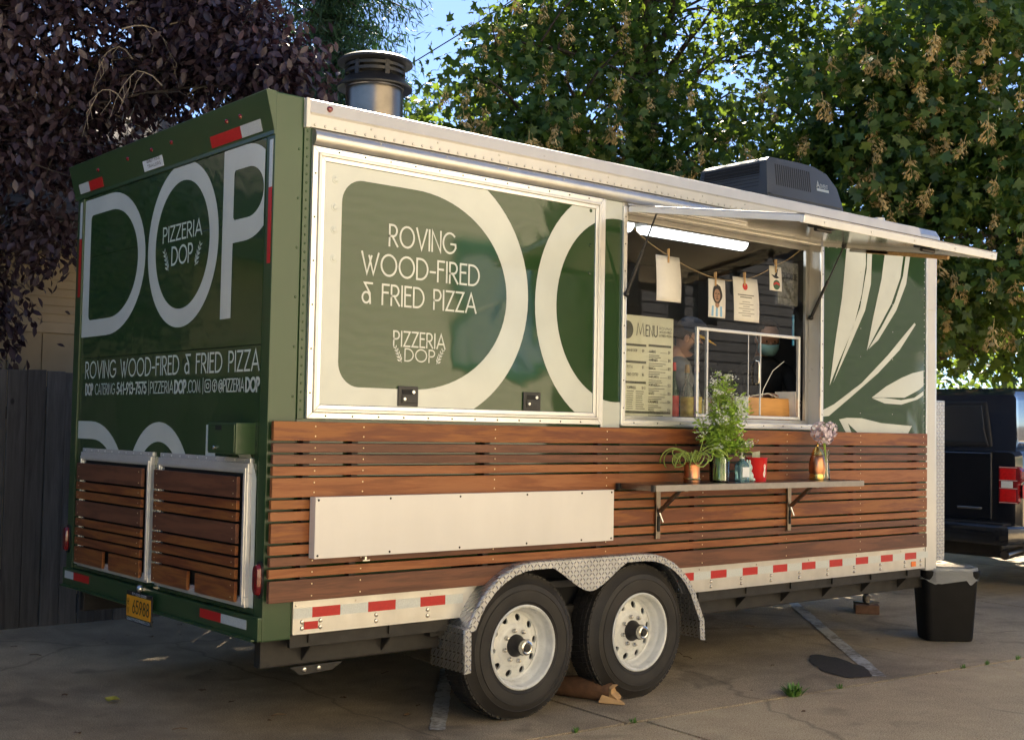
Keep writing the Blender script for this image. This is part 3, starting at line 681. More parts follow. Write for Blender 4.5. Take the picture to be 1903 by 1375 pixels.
# rear hatches with hardwood slats
for y0, y1 in ((1.218, 2.213), (.133, 1.125)):
    h_ = part_empty('rear_hatch', T); z0, z1 = .688, 1.382; t_ = .048
    MB().box(-.022, .008, y0, y1, z0, z0+t_).box(-.022, .008, y0, y1, z1-t_-.02, z1-.02).box(-.022, .008, y0, y0+t_, z0+t_, z1-t_-.02).box(-.022, .008, y1-t_, y1, z0+t_, z1-t_-.02).box(-.012, .008, y0, y1, z1-.0195, z1+.004).build('frame', 'alu_bright', h_, .003)
    MB().box(-.030, -.0225, y0+.012, y1-.012, z0+.012, z0+.03).box(-.030, -.0225, y0+.012, y0+.03, z0+.03, z1-.06).box(-.030, -.0225, y0+.012, y1-.012, z1-.06, z1-.042).box(-.030, -.0225, y1-.03, y1-.012, z0+.03, z1-.06).build('frame_lip', 'alu_bright', h_, .002)
    MB().box(-.006, .006, y0+t_, y1-t_, z0+t_, z1-t_-.02).build('backing', 'hole', h_)
    zz = z1-.085; wds = (.100, .044, .044, .092, .044, .044, .044, .095); yy0, yy1 = y0+.062, y1-.004
    for i, w in enumerate(wds):
        mt = M['ipe'][2 if i in (0, 3) else 1]
        spans = [(yy0, yy1)] if i < 7 else [(yy0, (yy0+yy1)/2-.05), ((yy0+yy1)/2+.04, yy1)]
        for a, b in spans:
            o = MB().box(0, b-a, -.009, .009, -w, 0).build('slat', mt, h_, .002)
            o.matrix_parent_inverse = Matrix.Identity(4); o.location = (-.036-WLOC[T.name][0], a-WLOC[T.name][1], zz-WLOC[T.name][2]); o.rotation_euler = (0, 0, R(90))
        zz -= w+.0115
    sc = MB(); zz = z1-.085
    for w in wds:
        for yy in (yy0+.035, yy1-.035):
            for dz in ((-.02, -w+.02) if w > .06 else (-w/2,)): sc.dome((-.045, yy, zz+dz), (-1,0,0), .0035, .002, 6)
        zz -= w+.0115
    stuff(sc.build('screw_row', 'screw', h_))
    rv = MB()
    for yy in np.arange(y0+.05, y1, .1): rv.dome((-.0122, yy, z1-.008), (-1,0,0), .006, .004)
    stuff(rv.build('rivet_row', 'rivet', h_))
# water inlet box
wb = part_empty('utility_box', T)
MB().hexa([(-.10,.113,1.405),(-.10,.395,1.405),(.0115,.395,1.405),(.0115,.113,1.405),(-.10,.113,1.552),(-.10,.395,1.552),(.0115,.395,1.552),(.0115,.113,1.552)]).build('box_body', 'green_flat', wb, .004)
MB().box(-.106, -.1005, .12, .388, 1.412, 1.545).build('box_lid', 'green_flat', wb, .003)
MB().lathe([(.0,0),(.010,0),(.010,-.010),(.006,-.013),(0,-.013)], (-.1065,.305,1.432), 'x', 10).build('lock', 'chrome', wb, smooth=True)
MB().box(-.1075, -.1065, .245, .31, 1.516, 1.538).build('box_sticker', 'ink', wb)
# license plate
lp = part_empty('license_plate', T); _pf = lambda a, b: (-.052, -a, b)
MB().box(-.048, -.040, 1.092, 1.418, .470, .632).build('plate_frame', 'ink', lp, .004)
MB().box(-.0505, -.0485, 1.102, 1.408, .498, .610).build('plate', 'plate_y', lp)
for t_, a0, z_, h_, a1 in (('65988', -1.325, .522, .066, -1.115), ('H', -1.392, .56, .032, -1.375), ('V', -1.392, .512, .032, -1.372)): words(t_, a0, z_, h_, _pf, .13 if h_ > .05 else .16, a1, .22, 'lettering', 'ink', lp)
mb = MB(); text(mb, 'QUALITYFOODTRAILERS.COM', -1.40, .478, .013, lambda a, b: (-.0492, -a, b), .16, -1.108); mb.build('lettering', 'sticker', lp, fixn=False); mb = MB(); text(mb, '57-220-2025', -1.34, .615, .012, lambda a, b: (-.0492, -a, b), .16, -1.16); mb.build('lettering', 'sticker', lp, fixn=False)
MB().ball((-.045, 1.25, .655), .022, 10, 6).box(-.045, -.02, 1.23, 1.27, .645, .665).build('plate_lamp', 'chrome', T, smooth=True)

# ------------------------------------------------------------------ serving side: hatch panel
fs = lambda y: (lambda a, b: (a, y, b))
hp = part_empty('hatch_panel', T)
def frame(name, x0, x1, z0, z1, w, y0, y1, mat, parent, bevel=.003):
    pr = []
    for p in ([(x0,z0),(x1,z0),(x1-w,z0+w),(x0+w,z0+w)], [(x1,z0),(x1,z1),(x1-w,z1-w),(x1-w,z0+w)], [(x1,z1),(x0,z1),(x0+w,z1-w),(x1-w,z1-w)], [(x0,z1),(x0,z0),(x0+w,z0+w),(x0+w,z1-w)]):
        pr.append(MB().prism(p, fs(y0), fs(y1)).build(name, mat, parent, bevel, seg=2))
    return pr
frame('frame', .197, 2.134, 1.578, 2.882, .030, -.020, -.0005, 'alu_bright', hp)
frame('frame', .2275, 2.1035, 1.6085, 2.8515, .014, -.030, -.0005, 'alu', hp)
frame('frame', .242, 2.089, 1.623, 2.837, .022, -.024, -.0005, 'alu_bright', hp)
MB().box(.2642, 2.0668, -.016, -.001, 1.6452, 2.8148).build('hatch_skin', 'green', hp, .001)
fh = fs(-.0175); rect = (.266, 2.065, 1.647, 2.813)
def D2(x0, x1, z0, z1, rc, xm, n=40):
    zc = (z0+z1)/2; q = arc(xm, zc, x1-xm, (z1-z0)/2, -90, 90, n)
    return q + arc(x0+rc, z1-rc, rc, rc, 90, 180, 10) + arc(x0+rc, z0+rc, rc, rc, 180, 270, 10)
mb = MB(); ring(mb, D2(.15, 1.567, 1.56, 2.94, .05, .86), D2(.364, 1.414, 1.735, 2.750, .12, .80), fh, rect); mb.build('letter', 'vinyl', hp, fixn=False)
def Oring(rect, y, parent):
    mb = MB(); c = (2.26, 2.245); n = 72
    ring(mb, arc(*c,.642,.70,0,360,n)[:-1], arc(*c,.484,.535,0,360,n)[:-1], fs(y), rect)
    return mb.build('letter', 'vinyl', parent, fixn=False)
Oring(rect, -.0175, hp)
for t_, a0, z_, h_, a1 in (('ROVING', .647, 2.450, .104, 1.056), ('WOOD-FIRED', .487, 2.297, .104, 1.222), ('& FRIED PIZZA', .494, 2.153, .098, 1.205)): words(t_, a0, z_, h_, fh, .10, a1, .18, 'lettering', 'vinyl', hp)
mb = MB(); text(mb, 'PIZZERIA', .686, 1.952, .072, fh, .11, 1.006); text(mb, 'DOP', .756, 1.878, .061, fh, .11, .942); laurel(mb, .735, 1.872, .075, fh, -1); laurel(mb, .955, 1.872, .075, fh, 1); mb.build('logo', 'vinyl', hp, fixn=False)
rv = MB()
for z in (2.735, 2.60, 2.49, 2.352): rv.lathe([(.0,-.0065),(.010,-.0062),(.013,-.003),(.020,-.0025),(.022,0)], (.325, -.0165, z), 'y', 14)
rv.build('washer_head', 'vinyl', hp, smooth=True)
rv = MB()
for z in (2.80, 2.60, 2.44): rv.dome((2.03, -.0165, z), (0,-1,0), .012, .006)
rv.build('bolt_head', 'green', hp, smooth=True)
def latch(x, z, parent):
    l = part_empty('latch', parent)
    MB().box(x-.062, x+.062, -.026, -.0165, z-.050, z+.050).build('latch_body', 'black_plastic', l, .009, seg=3)
    MB().box(x-.040, x+.040, -.031, -.0262, z-.034, z+.006).build('paddle', 'black_plastic', l, .003)
    MB().box(x-.040, x+.040, -.0275, -.0262, z+.010, z+.034).build('finger_well', 'hole', l)
    k = MB(); k.lathe([(.0,-.004),(.009,-.004),(.011,0)], (x+.030,-.0275,z+.022), 'y', 10); k.lathe([(.0,-.004),(.008,-.004),(.010,0)], (x-.026,-.031,z-.014), 'y', 10)
    k.build('key_lock', 'chrome', l, smooth=True)
latch(.777, 1.700, hp); latch(1.603, 1.697, hp)
rv = MB()
for x in np.arange(.30, 2.1, .152): rv.dome((x, -.0205, 1.592), (0,-1,0), .005, .004); rv.dome((x+.04, -.0205, 2.868), (0,-1,0), .0045, .004)
for z in np.arange(1.7, 2.8, .21): rv.dome((.211, -.0205, z), (0,-1,0), .005, .004)
stuff(rv.build('screw_row', 'steel_dark', hp))
# strip between hatch and window carries the O on
sp_ = B('mullion_panel', 'green', 2.136, 2.297, -.006, -.0005, 1.562, 2.884, bevel=.001)
Oring((2.138, 2.295, 1.564, 2.2), -.0085, T); Oring((2.138, 2.295, 2.2, 2.882), -.0085, T)
B('mullion_trim', 'alu_bright', 2.1345, 2.1505, -.016, -.0065, 1.565, 2.882, bevel=.002)
# right graphics panel with the leaf spray
LV = [[(4.530,2.88),(4.760,2.88),(4.760,2.762),(4.712,2.546),(4.615,2.305),(4.452,2.064),(4.339,1.883),(4.402,2.199),(4.476,2.503)],
 [(4.778,2.88),(4.838,2.88),(4.822,2.626),(4.753,2.431),(4.577,2.175),(4.377,1.901),(4.518,2.148),(4.693,2.45),(4.770,2.727)],
 [(5.000,2.88),(5.238,2.88),(5.198,2.708),(5.082,2.504),(4.917,2.313),(4.776,2.145),(4.855,2.392),(4.955,2.674)],
 [(5.268,2.88),(5.325,2.88),(5.274,2.666),(5.146,2.461),(4.918,2.23),(4.796,2.158),(4.958,2.327),(5.125,2.52),(5.232,2.723)],
 [(4.242,1.705),(4.388,1.754),(4.717,1.914),(5.043,2.129),(5.233,2.273),(5.385,2.386),(5.403,2.375),(5.191,2.173),(4.92,1.993),(4.6,1.817),(4.332,1.673),(4.242,1.665)],
 [(5.509,2.036),(5.36,2.01),(5.214,1.969),(5.02,1.90),(4.839,1.813),(4.962,1.819),(5.258,1.825),(5.443,1.886),(5.51,1.919)],
 [(5.51,1.882),(5.388,1.829),(5.215,1.806),(4.983,1.817),(4.845,1.810),(5.004,1.776),(5.215,1.773),(5.432,1.818),(5.51,1.851)],
 [(4.45,1.651),(4.542,1.664),(4.72,1.664),(4.964,1.633),(5.357,1.618),(5.303,1.560),(4.681,1.556),(4.60,1.60),(4.555,1.625),(4.60,1.556),(4.535,1.556)]]
for q in LV: MB().sheet(q, fs(-.0022)).build('leaf_graphic', 'vinyl', T, fixn=False)
B('panel_trim', 'alu_bright', LX-.014, LX-.002, -.010, -.0005, 1.562, 2.955, bevel=.002)
rv = MB()
for z in np.arange(1.6, 2.9, .048): rv.dome((4.262, -.001, z), (0,-1,0), .004, .003, 6); rv.dome((LX-.03, -.001, z), (0,-1,0), .004, .003, 6)
for x in (4.7, 5.1):
    for z in np.arange(1.7, 2.9, .2): rv.dome((x, -.0025, z), (0,-1,0), .004, .003, 6)
stuff(rv.build('rivet_row', 'rivet', T))

def fend_x(z, right=False):
    t = math.sqrt(max(0, 1-((z-.36)/.48)**2)); return 2.405+.50*t-.012 if right else 1.565-.47*t+.012
def cut_piece(name, mat, x0, x1, y0, y1, z0, z1, parent, local=None, bevel=.002):
    zs = [z0+(z1-z0)*k/4 for k in range(5)]
    if x1 is None: poly = [(x0,z1),(x0,z0)]+[(fend_x(z), z) for z in zs]
    else: poly = [(x1,z0),(x1,z1)]+[(fend_x(z, True), z) for z in reversed(zs)]
    lx, ly, lz = local or (0,0,0)
    return MB().prism([(a-lx, b-lz) for a, b in poly], lambda a, b: (a, y0-ly, b), lambda a, b: (a, y1-ly, b)).build(name, mat, parent, bevel)
# ------------------------------------------------------------------ hardwood cladding
ZW = 1.563
rows = [.090, .042, .042, .042, .090, .042, .042, .090, .042, .042, .042, .100]; gap = .0117
tone = [1, 2, 2, 0, 0, 1, 0, 1, 0, 2, 0, 2]
bats = [.22, .49, 1.315, 2.14, 2.965, 3.79, 4.615, 5.41]
for x in bats:
    B('batten', 'steel_dark', x-.05, x-.015, -.040, -.0005, .74, 1.55, bevel=.002)
sc = MB(); z = ZW
for w, t in zip(rows, tone):
    cuts = [-.004, 5.462]
    if w == rows[-1]:
        for a, b in ((-.004, None), (None, 5.462)):
            o = cut_piece('slat', M['ipe'][t], a, b, -.064, -.041, z-w, z, T, (a if a is not None else 2.6, -.0525, z), .0025); o.matrix_parent_inverse = Matrix.Identity(4); o.location = ((a if a is not None else 2.6)-2.8, -.0525-1.22, z)
        cuts = [0]
    for a, b in zip(cuts[:-1], cuts[1:]):
        yo = random.uniform(-.0015, .0015)
        o = MB().box(0, b-a-.001, -.0115, .0115, -w, 0).build('slat', M['ipe'][t], T, .0025)
        o.matrix_parent_inverse = Matrix.Identity(4); o.location = (a-2.8+random.uniform(-.004, .004), -.0525+yo-1.22, z)
    for x in bats:
        if w == rows[-1] and 1.2 < x < 2.9: continue
        for dz in ((-.022, -w+.022) if w > .06 else (-w/2,)): sc.dome((x, -.0655, z+dz), (0,-1,0), .0042, .002, 6)
    z -= w+gap
stuff(sc.build('screw_row', 'screw', T))
# white box panel fixed over the slats
bx = part_empty('white_panel_box', T)
MB().box(.198, 2.150, -.118, -.0665, .926, 1.212).build('panel_face', 'white_board', bx, .003)
rv = MB()
for x in (.215, .62, 1.05, 1.5, 1.9, 2.13):
    for z in (.940, 1.198): rv.dome((x, -.1185, z), (0,-1,0), .006, .004, 8)
stuff(rv.build('screw_row', 'steel_dark', bx))
MB().tube([(.50,-.09,.921),(.50,-.09,.905)], .008, 8).box(.48, .52, -.10, -.08, .900, .9055).build('catch', 'chrome', bx)

# ------------------------------------------------------------------ skirt rail, tape, bolts
for a, b in ((.155, None), (None, 5.52)): cut_piece('skirt_rail', 'alu', a, b, -.012, -.0005, ZB, .745, T, bevel=.002)
B('skirt_lip', 'alu', .155, 1.12, -.016, -.0125, ZB, ZB+.006, bevel=.001); B('skirt_lip', 'alu', 2.92, 5.52, -.016, -.0125, ZB, ZB+.006, bevel=.001)
x = .158; k = 0
pieces = [(.158,.258,0),(.2585,.413,1),(.4135,.573,0),(.5735,.736,1),(.7365,.888,0),(.8885,1.045,1),(1.0455,1.16,0)]
x = 2.80
while x < 5.42:
    pieces += [(x, x+.1495, 1), (x+.15, x+.306, 0)]; x += .3065
for a, b, r in pieces: MB().box(a, b-.0005, -.0145, -.0125, .640, .688).build('reflector_tape', 'red_tape' if r else 'silver_tape', T)
MB().box(.215, .29, -.016, -.0125, .586, .622).build('reflector_tape', 'red_tape', T); MB().box(5.335, 5.395, -.0155, -.0125, .585, .622).build('reflector_tape', 'orange', T)
rv = MB()
for x in [.205, .305, .622, .935, 2.82, 3.11, 3.4, 3.7, 4.0, 4.31, 4.62, 4.94, 5.25, 5.46]:
    for z in (.592, .622): rv.dome((x, -.0125, z), (0,-1,0), .0115, .007, 10)
for x in (.17, .5, .95, 3.0, 3.55, 4.1, 4.65, 5.2, 5.5): rv.dome((x, -.0125, .702), (0,-1,0), .005, .004, 8)
stuff(rv.build('bolt_row', 'chrome', T, smooth=True))
# chassis
for y in (.10, WY-.16):
    B('chassis_rail', 'steel_dark', .05, 5.7, y, y+.06, .40, .545, bevel=.008)
B('chassis_rail', 'steel_dark', .155, 1.08, .012, .035, .50, .563, bevel=.002); B('chassis_rail', 'steel_dark', 2.95, 5.5, .012, .035, .50, .563, bevel=.002)
for x in np.arange(.25, 5.7, .46):
    if 1.0 < x < 2.95: continue
    MB().hexa([(x,.0,.52),(x+.05,.0,.52),(x+.05,WY,.52),(x,WY,.52),(x,.0,.562),(x+.05,.0,.562),(x+.05,WY,.562),(x,WY,.562)]).prism([(.02,.5),(.10,.5),(.10,.42)], lambda a, b: (x+.02, a, b), lambda a, b: (x+.028, a, b)).build('crossmember', 'steel_dark', T)
MB().prism([(.20,.395),(.26,.352),(.44,.360),(.50,.395)], lambda a, b: (a, .085, b), lambda a, b: (a, .0985, b)).build('spring_hanger', 'steel_dark', T, .003)
rv = MB()
for x in (.28, .36): rv.dome((x, .0845, .378), (0,-1,0), .014, .01, 10)
rv.build('bolt_head', 'chrome', T, smooth=True)
MB().box(1.0, 1.12, .05, .16, .47, .562).build('step_tube', 'steel_dark', T, .004)
# tongue and jack
for s in (0, 1):
    y = .45 if s == 0 else 1.99
    MB().hexa([(5.5,y-.05,.40),(5.5,y+.05,.40),(7.3,1.22+.02-(.05 if s == 0 else -.05)*0+.03,.40),(7.3,1.22-.05,.40),(5.5,y-.05,.50),(5.5,y+.05,.50),(7.3,1.25,.50),(7.3,1.17,.50)]).build('tongue_beam', 'steel_dark', T)
jk = part_empty('tongue_jack', T)
MB().tube([(6.6,1.22,.30),(6.6,1.22,.85)], .032, 12).tube([(6.6,1.22,.09),(6.6,1.22,.32)], .022, 12).box(6.48, 6.72, 1.12, 1.32, .395, .41).build('jack_leg', 'steel_dark', jk, smooth=True)
MB().box(6.52, 6.68, 1.14, 1.30, .078, .09).lathe([(.034,.09),(.034,.14),(.024,.15)], (6.6,1.22,0), 'z', 12).build('jack_foot', 'stainless', jk)
B('propane_tray', 'steel_dark', 5.92, 6.4, .5, 1.95, .41, .47)
# ------------------------------------------------------------------ wheels
def make_wheel(cx, near=True):
    w = part_empty('wheel', T); r = .388; s = -1 if near else 1; yo = -.088 if near else WY+.088
    Y = lambda d: yo - s*d            # d metres inward from outer sidewall
    prof = [(.215,.035),(.222,.012),(.240,.003),(.243,-.001),(.246,.001),(.285,-.004),(.300,-.003),(.302,-.006),(.306,-.006),(.308,-.0015),(.332,.006),(.335,.004),(.340,.010),(.352,.020),(.366,.034),(.378,.040),(.386,.058),(r,.10),(r,.15),(.386,.19),(.372,.215),(.33,.24),(.27,.245),(.225,.232),(.215,.20)]
    MB().lathe([(a, Y(d)) for a, d in prof], (cx,0,r-.004), 'y', 72).build('tyre', 'rubber', w, smooth=28)
    tr = MB()                           # tread blocks: five ribs broken by sipes
    for i in range(70):
        a0 = 2*math.pi*i/70; a1 = a0+2*math.pi/70*.80
        for j, (d0, d1, sk, rr) in enumerate(((.043,.066,.0,.3845),(.071,.099,.25,.3885),(.104,.146,.5,.389),(.151,.179,.75,.3885),(.184,.207,0,.3845))):
            o = a0+sk*2*math.pi/70; e = a1+sk*2*math.pi/70; v = []
            for rad in (.372, rr+.0045):
                for aa, dd in ((o,d0),(e,d0),(e+.012,d1),(o+.012,d1)):
                    v.append((cx+rad*math.cos(aa), Y(dd), r-.004+rad*math.sin(aa)))
            tr.hexa(v)
    stuff(tr.build('tread', 'rubber', w))
    if not near:
        MB().lathe([(0,Y(.08)),(.2,Y(.06)),(.216,Y(.02))], (cx,0,r-.004), 'y', 32).build('rim', 'wheel_white', w, smooth=True); return w
    rim = [(.222,.030),(.226,.006),(.219,.0),(.211,.004),(.207,.014),(.206,.048),(.199,.060),(.192,.066),(.187,.090),(.183,.098),(.174,.1005)]
    MB().lathe([(a, Y(d)) for a, d in rim], (cx,0,r-.004), 'y', 64).build('rim', 'wheel_white', w, smooth=50)
    # disc with ten hand holes, cut as a real perforated plate
    zc = r-.004; dm = MB(); nh = 10; N = 12
    def ringpts(rad, d, n=120, ph=0): return [(cx+rad*math.cos(2*math.pi*k/n+ph), Y(d), zc+rad*math.sin(2*math.pi*k/n+ph)) for k in range(n)]
    hr, hc = .0195, .149; seg = 2*math.pi/nh
    for k in range(nh):
        th = k*seg+.12; hole = []
        for j in range(16):
            a = 2*math.pi*j/16; hole.append((hc+hr*math.cos(a), th+hr*.95*math.sin(a)/hc))
        bnd = []
        for j in range(16):     # matching points on the sector boundary
            a = 2*math.pi*j/16; c, s_ = math.cos(a), math.sin(a); m_ = max(abs(c), abs(s_)); c, s_ = c/m_, s_/m_
            bnd.append((hc+(.027*c if c > 0 else .029*c), th+s_*seg/2))
        def p3(q, d=0):
            rad, a = q; dd = .104-.045*max(0, min(1, (rad-.12)/.056))*0+d - (.020*(1-((rad-.12)/.056)) if rad < .176 else 0)*1.0
            return (cx+rad*math.cos(a), Y(dd), zc+rad*math.sin(a))
        for j in range(16):
            j2 = (j+1) % 16
            dm.add([p3(bnd[j]), p3(bnd[j2]), p3(hole[j2]), p3(hole[j])], [(0,1,2,3)])
            dm.add([p3(hole[j]), p3(hole[j2]), p3(hole[j2], .012), p3(hole[j], .012)], [(0,1,2,3)])
    dm.lathe([(a, Y(d)) for a, d in ((.1205,.084),(.108,.076),(.100,.074),(.060,.074),(.058,.085))], (cx,0,zc), 'y', 64)
    dm.build('wheel_disc', 'wheel_white', w, smooth=35, fixn=True)
    MB().lathe([(.0,Y(.118)),(.205,Y(.118)),(.205,Y(.19))], (cx,0,zc), 'y', 32).build('brake_drum', 'hole', w)
    MB().lathe([(a, Y(d)) for a, d in ((.062,.10),(.060,.066),(.050,.050),(.044,.030),(.043,.006),(.036,.0))], (cx,0,zc), 'y', 24).build('hub', 'steel_dark', w, smooth=40)
    MB().lathe([(a, Y(d)) for a, d in ((.0385,.012),(.040,-.002),(.038,-.022),(.030,-.026),(.026,-.024),(.0,-.024))], (cx,0,zc), 'y', 24).build('hub_cap', 'chrome', w, smooth=40)
    MB().lathe([(a, Y(d)) for a, d in ((.022,-.0245),(.020,-.029),(.0,-.030))], (cx,0,zc), 'y', 16).build('cap_plug', 'black_plastic', w, smooth=40)
    for k in range(8):
        a = 2*math.pi*k/8+.2; p = (cx+.083*math.cos(a), Y(.074), zc+.083*math.sin(a))
        nb = MB(); nb.lathe([(.013,s*0),(.013,s*.012),(.010,s*.016),(.006,s*.016),(.006,s*.026),(0,s*.027)], p, 'y', 6); nb.build('lug_nut', 'chrome', w)
    a = R(215); MB().tube([(cx+.168*math.cos(a),Y(.10),zc+.168*math.sin(a)),(cx+.172*math.cos(a),Y(.055),zc+.172*math.sin(a))], .004, 6).build('valve', 'stainless', w)
    return w
WX = (1.525, 2.415)
for x in WX: make_wheel(x, True)
for x in WX: make_wheel(x, False)
for x in WX: MB().tube([(x,.06,.385),(x,WY-.06,.385)], .045, 12).build('axle', 'steel_dark', T, smooth=True)
# ------------------------------------------------------------------ tandem fender
zc = .384; ro = .455
up = [(1.095,.30),(1.095,.52)] + [(1.565+.47*math.cos(R(a)), .36+.48*math.sin(R(a))) for a in range(160, 89, -10)] + [(2.405+.50*math.cos(R(a)), .36+.48*math.sin(R(a))) for a in range(90, 19, -10)] + [(2.925,.42),(2.935,.30)]
# fender skin
y0f, y1f = -.118, .165; mb = MB(); o = []
for x, z in up:
    for y in (y0f, -.095, .05, y1f): o.append((x, y, z-(.006 if y == y0f else 0)))
n4 = 4; fcs = []
for i in range(len(up)-1):
    for j in range(n4-1): fcs.append((i*n4+j, i*n4+j+1, (i+1)*n4+j+1, (i+1)*n4+j))
mb.add(o, fcs); sk = mb.build('fender_top', 'diamond', T, smooth=50, fixn=False)
md = sk.modifiers.new('thick', 'SOLIDIFY'); md.thickness = .004; md.offset = 0
# face: narrow lip over each tyre, deep web between them
def lower(x):
    a = math.sqrt(max(0, .432**2-(x-1.525)**2)) if abs(x-1.525) < .432 else 0
    b = math.sqrt(max(0, .432**2-(x-2.415)**2)) if abs(x-2.415) < .432 else 0
    return zc+max(a, b)*.98
low = []
for i in range(len(up)):
    low.append(None)
mb = MB(); topc = []; botc = []
N = 90
def up_z(x):
    for (xa, za), (xb, zb) in zip(up[:-1], up[1:]):
        if xa <= x <= xb and xb > xa: return za+(zb-za)*(x-xa)/(xb-xa)
    return .3
# lip ring along the outside
lip = []
for i, (x, z) in enumerate(up):
    c = Vector((1.565 if x < 1.985 else 2.405, .36)); d = (Vector((x, z))-c); L_ = d.length
    q = c+d*((L_-.042)/L_) if z > .37 else Vector((x+(.042 if x < 1.9 else -.042), z))
    lip.append((q.x, q.y))
for i in range(len(up)-1):
    a, b, c, d = up[i], up[i+1], lip[i+1], lip[i]
    mb.add([(a[0],y0f-.001,a[1]-.006),(b[0],y0f-.001,b[1]-.006),(c[0],y0f-.001,c[1]),(d[0],y0f-.001,d[1])], [(0,1,2,3)])
# web
web = []
x = 1.60
xs = [1.60+.0205*i for i in range(40)]
for x in xs:
    t = (x-1.975)/.385
    dip = .655+.166*(.5-.5*math.cos(math.pi*min(1, abs(t))))**.85
    web.append((x, min(dip, .815)))
for i in range(len(xs)-1):
    if web[i][1] < .812 or web[i+1][1] < .812:
        mb.add([(xs[i],y0f-.0015,.825),(xs[i+1],y0f-.0015,.825),(xs[i+1],y0f-.0015,web[i+1][1]),(xs[i],y0f-.0015,web[i][1])], [(0,1,2,3)])
fl = mb.build('fender_face', 'diamond', T, fixn=False)
md = fl.modifiers.new('thick', 'SOLIDIFY'); md.thickness = .004; md.offset = -1
MB().box(1.10, 2.93, .166, .175, .36, .866).box(1.10, 2.93, -.03, .166, .852, .8665).build('wheel_well', 'hole', T)
# ------------------------------------------------------------------ roof: flue and air conditioner
fx, fy = 1.275, 1.10
fl = part_empty('flue', T)
MB().lathe([(.172,3.10),(.172,3.575),(.176,3.58),(.176,3.60),(.16,3.60)], (fx,fy,0), 'z', 40).build('pipe', 'stainless', fl, smooth=35)
MB().lathe([(.165,3.60),(.225,3.575),(.228,3.585),(.172,3.645),(.16,3.645)], (fx,fy,0), 'z', 40).build('storm_collar', 'flue_black', fl, smooth=35)
for z in (3.665, 3.70): MB().lathe([(.165,z),(.180,z-.004),(.182,z+.014),(.165,z+.016)], (fx,fy,0), 'z', 40, True).build('louvre_ring', 'flue_black', fl, smooth=35)
MB().lathe([(.0,3.79),(.09,3.782),(.20,3.757),(.226,3.742),(.228,3.728),(.20,3.722),(.0,3.722)], (fx,fy,0), 'z', 40).build('rain_cap', 'flue_black', fl, smooth=35)
MB().lathe([(.15,3.60),(.15,3.72)], (fx,fy,0), 'z', 24).build('inner_pipe', 'hole', fl)
for k in range(6):
    a = 2*math.pi*k/6+.35; c, s_ = math.cos(a), math.sin(a)
    o = MB().box(-.006, .006, -.014, .014, 3.60, 3.735).build('strap', 'flue_black', fl)
    o.matrix_parent_inverse = Matrix.Identity(4); o.location = (fx+.176*c-2.8, fy+.176*s_-1.22, 0); o.rotation_euler = (0,0,a)
ac = part_empty('air_conditioner', T)
ax0, ax1, ay0, ay1 = 4.53, 5.50, .70, 1.42
prof = [(ax0,3.12),(ax0,3.34),(ax0+.03,3.60),(ax0+.07,3.632),(ax0+.45,3.64),(ax0+.62,3.636),(ax0+.78,3.60),(ax0+.90,3.50),(ax1-.02,3.36),(ax1,3.30),(ax1-.05,3.14)]
def acw(z): return .0 if z < 3.34 else (z-3.34)*.14
MB().prism(prof, lambda a, b: (a, ay0+acw(b), b), lambda a, b: (a, ay1-acw(b), b)).build('shroud', 'ac_shell', ac, .022, smooth=40, seg=3)
MB().box(ax0-.006, ax0+.03, ay0-.006, ay1+.006, 3.335, 3.347).box(ax0, ax1-.03, ay0-.006, ay0+.01, 3.335, 3.347).build('seam_band', 'ac_shell', ac, .003)
MB().hexa([(ax0-.004,ay0+.09,3.14),(ax0+.02,ay0+.09,3.14),(ax0+.02,ay1-.05,3.14),(ax0-.004,ay1-.05,3.14),(ax0+.024,ay0+.10,3.585),(ax0+.05,ay0+.10,3.585),(ax0+.05,ay1-.08,3.585),(ax0+.024,ay1-.08,3.585)]).build('condenser_grille', 'hole', ac)
for k in range(17):
    z = 3.15+k*.026; xx = ax0-.006+.028*(z-3.14)/.445
    MB().box(xx-.003, xx, ay0+.09, ay1-.06, z, z+.006).build('grille_bar', 'black_plastic', ac)
for k in range(17):
    x = ax0+.12+k*.026; f = lambda z: ay0+acw(z)-.0015
    for z0, z1 in ((3.42, 3.585), (3.20, 3.30)):
        xx = x if z0 > 3.3 else x+.02
        MB().hexa([(xx,f(z0),z0),(xx+.010,f(z0),z0),(xx+.010,f(z0)+.01,z0),(xx,f(z0)+.01,z0),(xx+.006,f(z1),z1),(xx+.016,f(z1),z1),(xx+.016,f(z1)+.01,z1),(xx+.006,f(z1)+.01,z1)]).build('louvre', 'hole', ac)
fz = lambda a, b: (a, ay0+acw(b)-.003, b)
mb = MB(); text(mb, 'A', 5.16, 3.475, .045, fz, .2); text(mb, 'DVENT', 5.205, 3.475, .028, fz, .16, 5.30); ribbon(mb, [(5.165,3.455),(5.30,3.455)], .022, fz); mb.build('emblem', 'screw', ac, fixn=False)
MB().lathe([(.0,0),(.045,0),(.045,.02),(.02,.035),(.02,.05),(.055,.055),(.055,.075),(0,.085)], (5.28,.25,3.11), 'z', 16).build('roof_vent', 'alu_white', T, smooth=35)
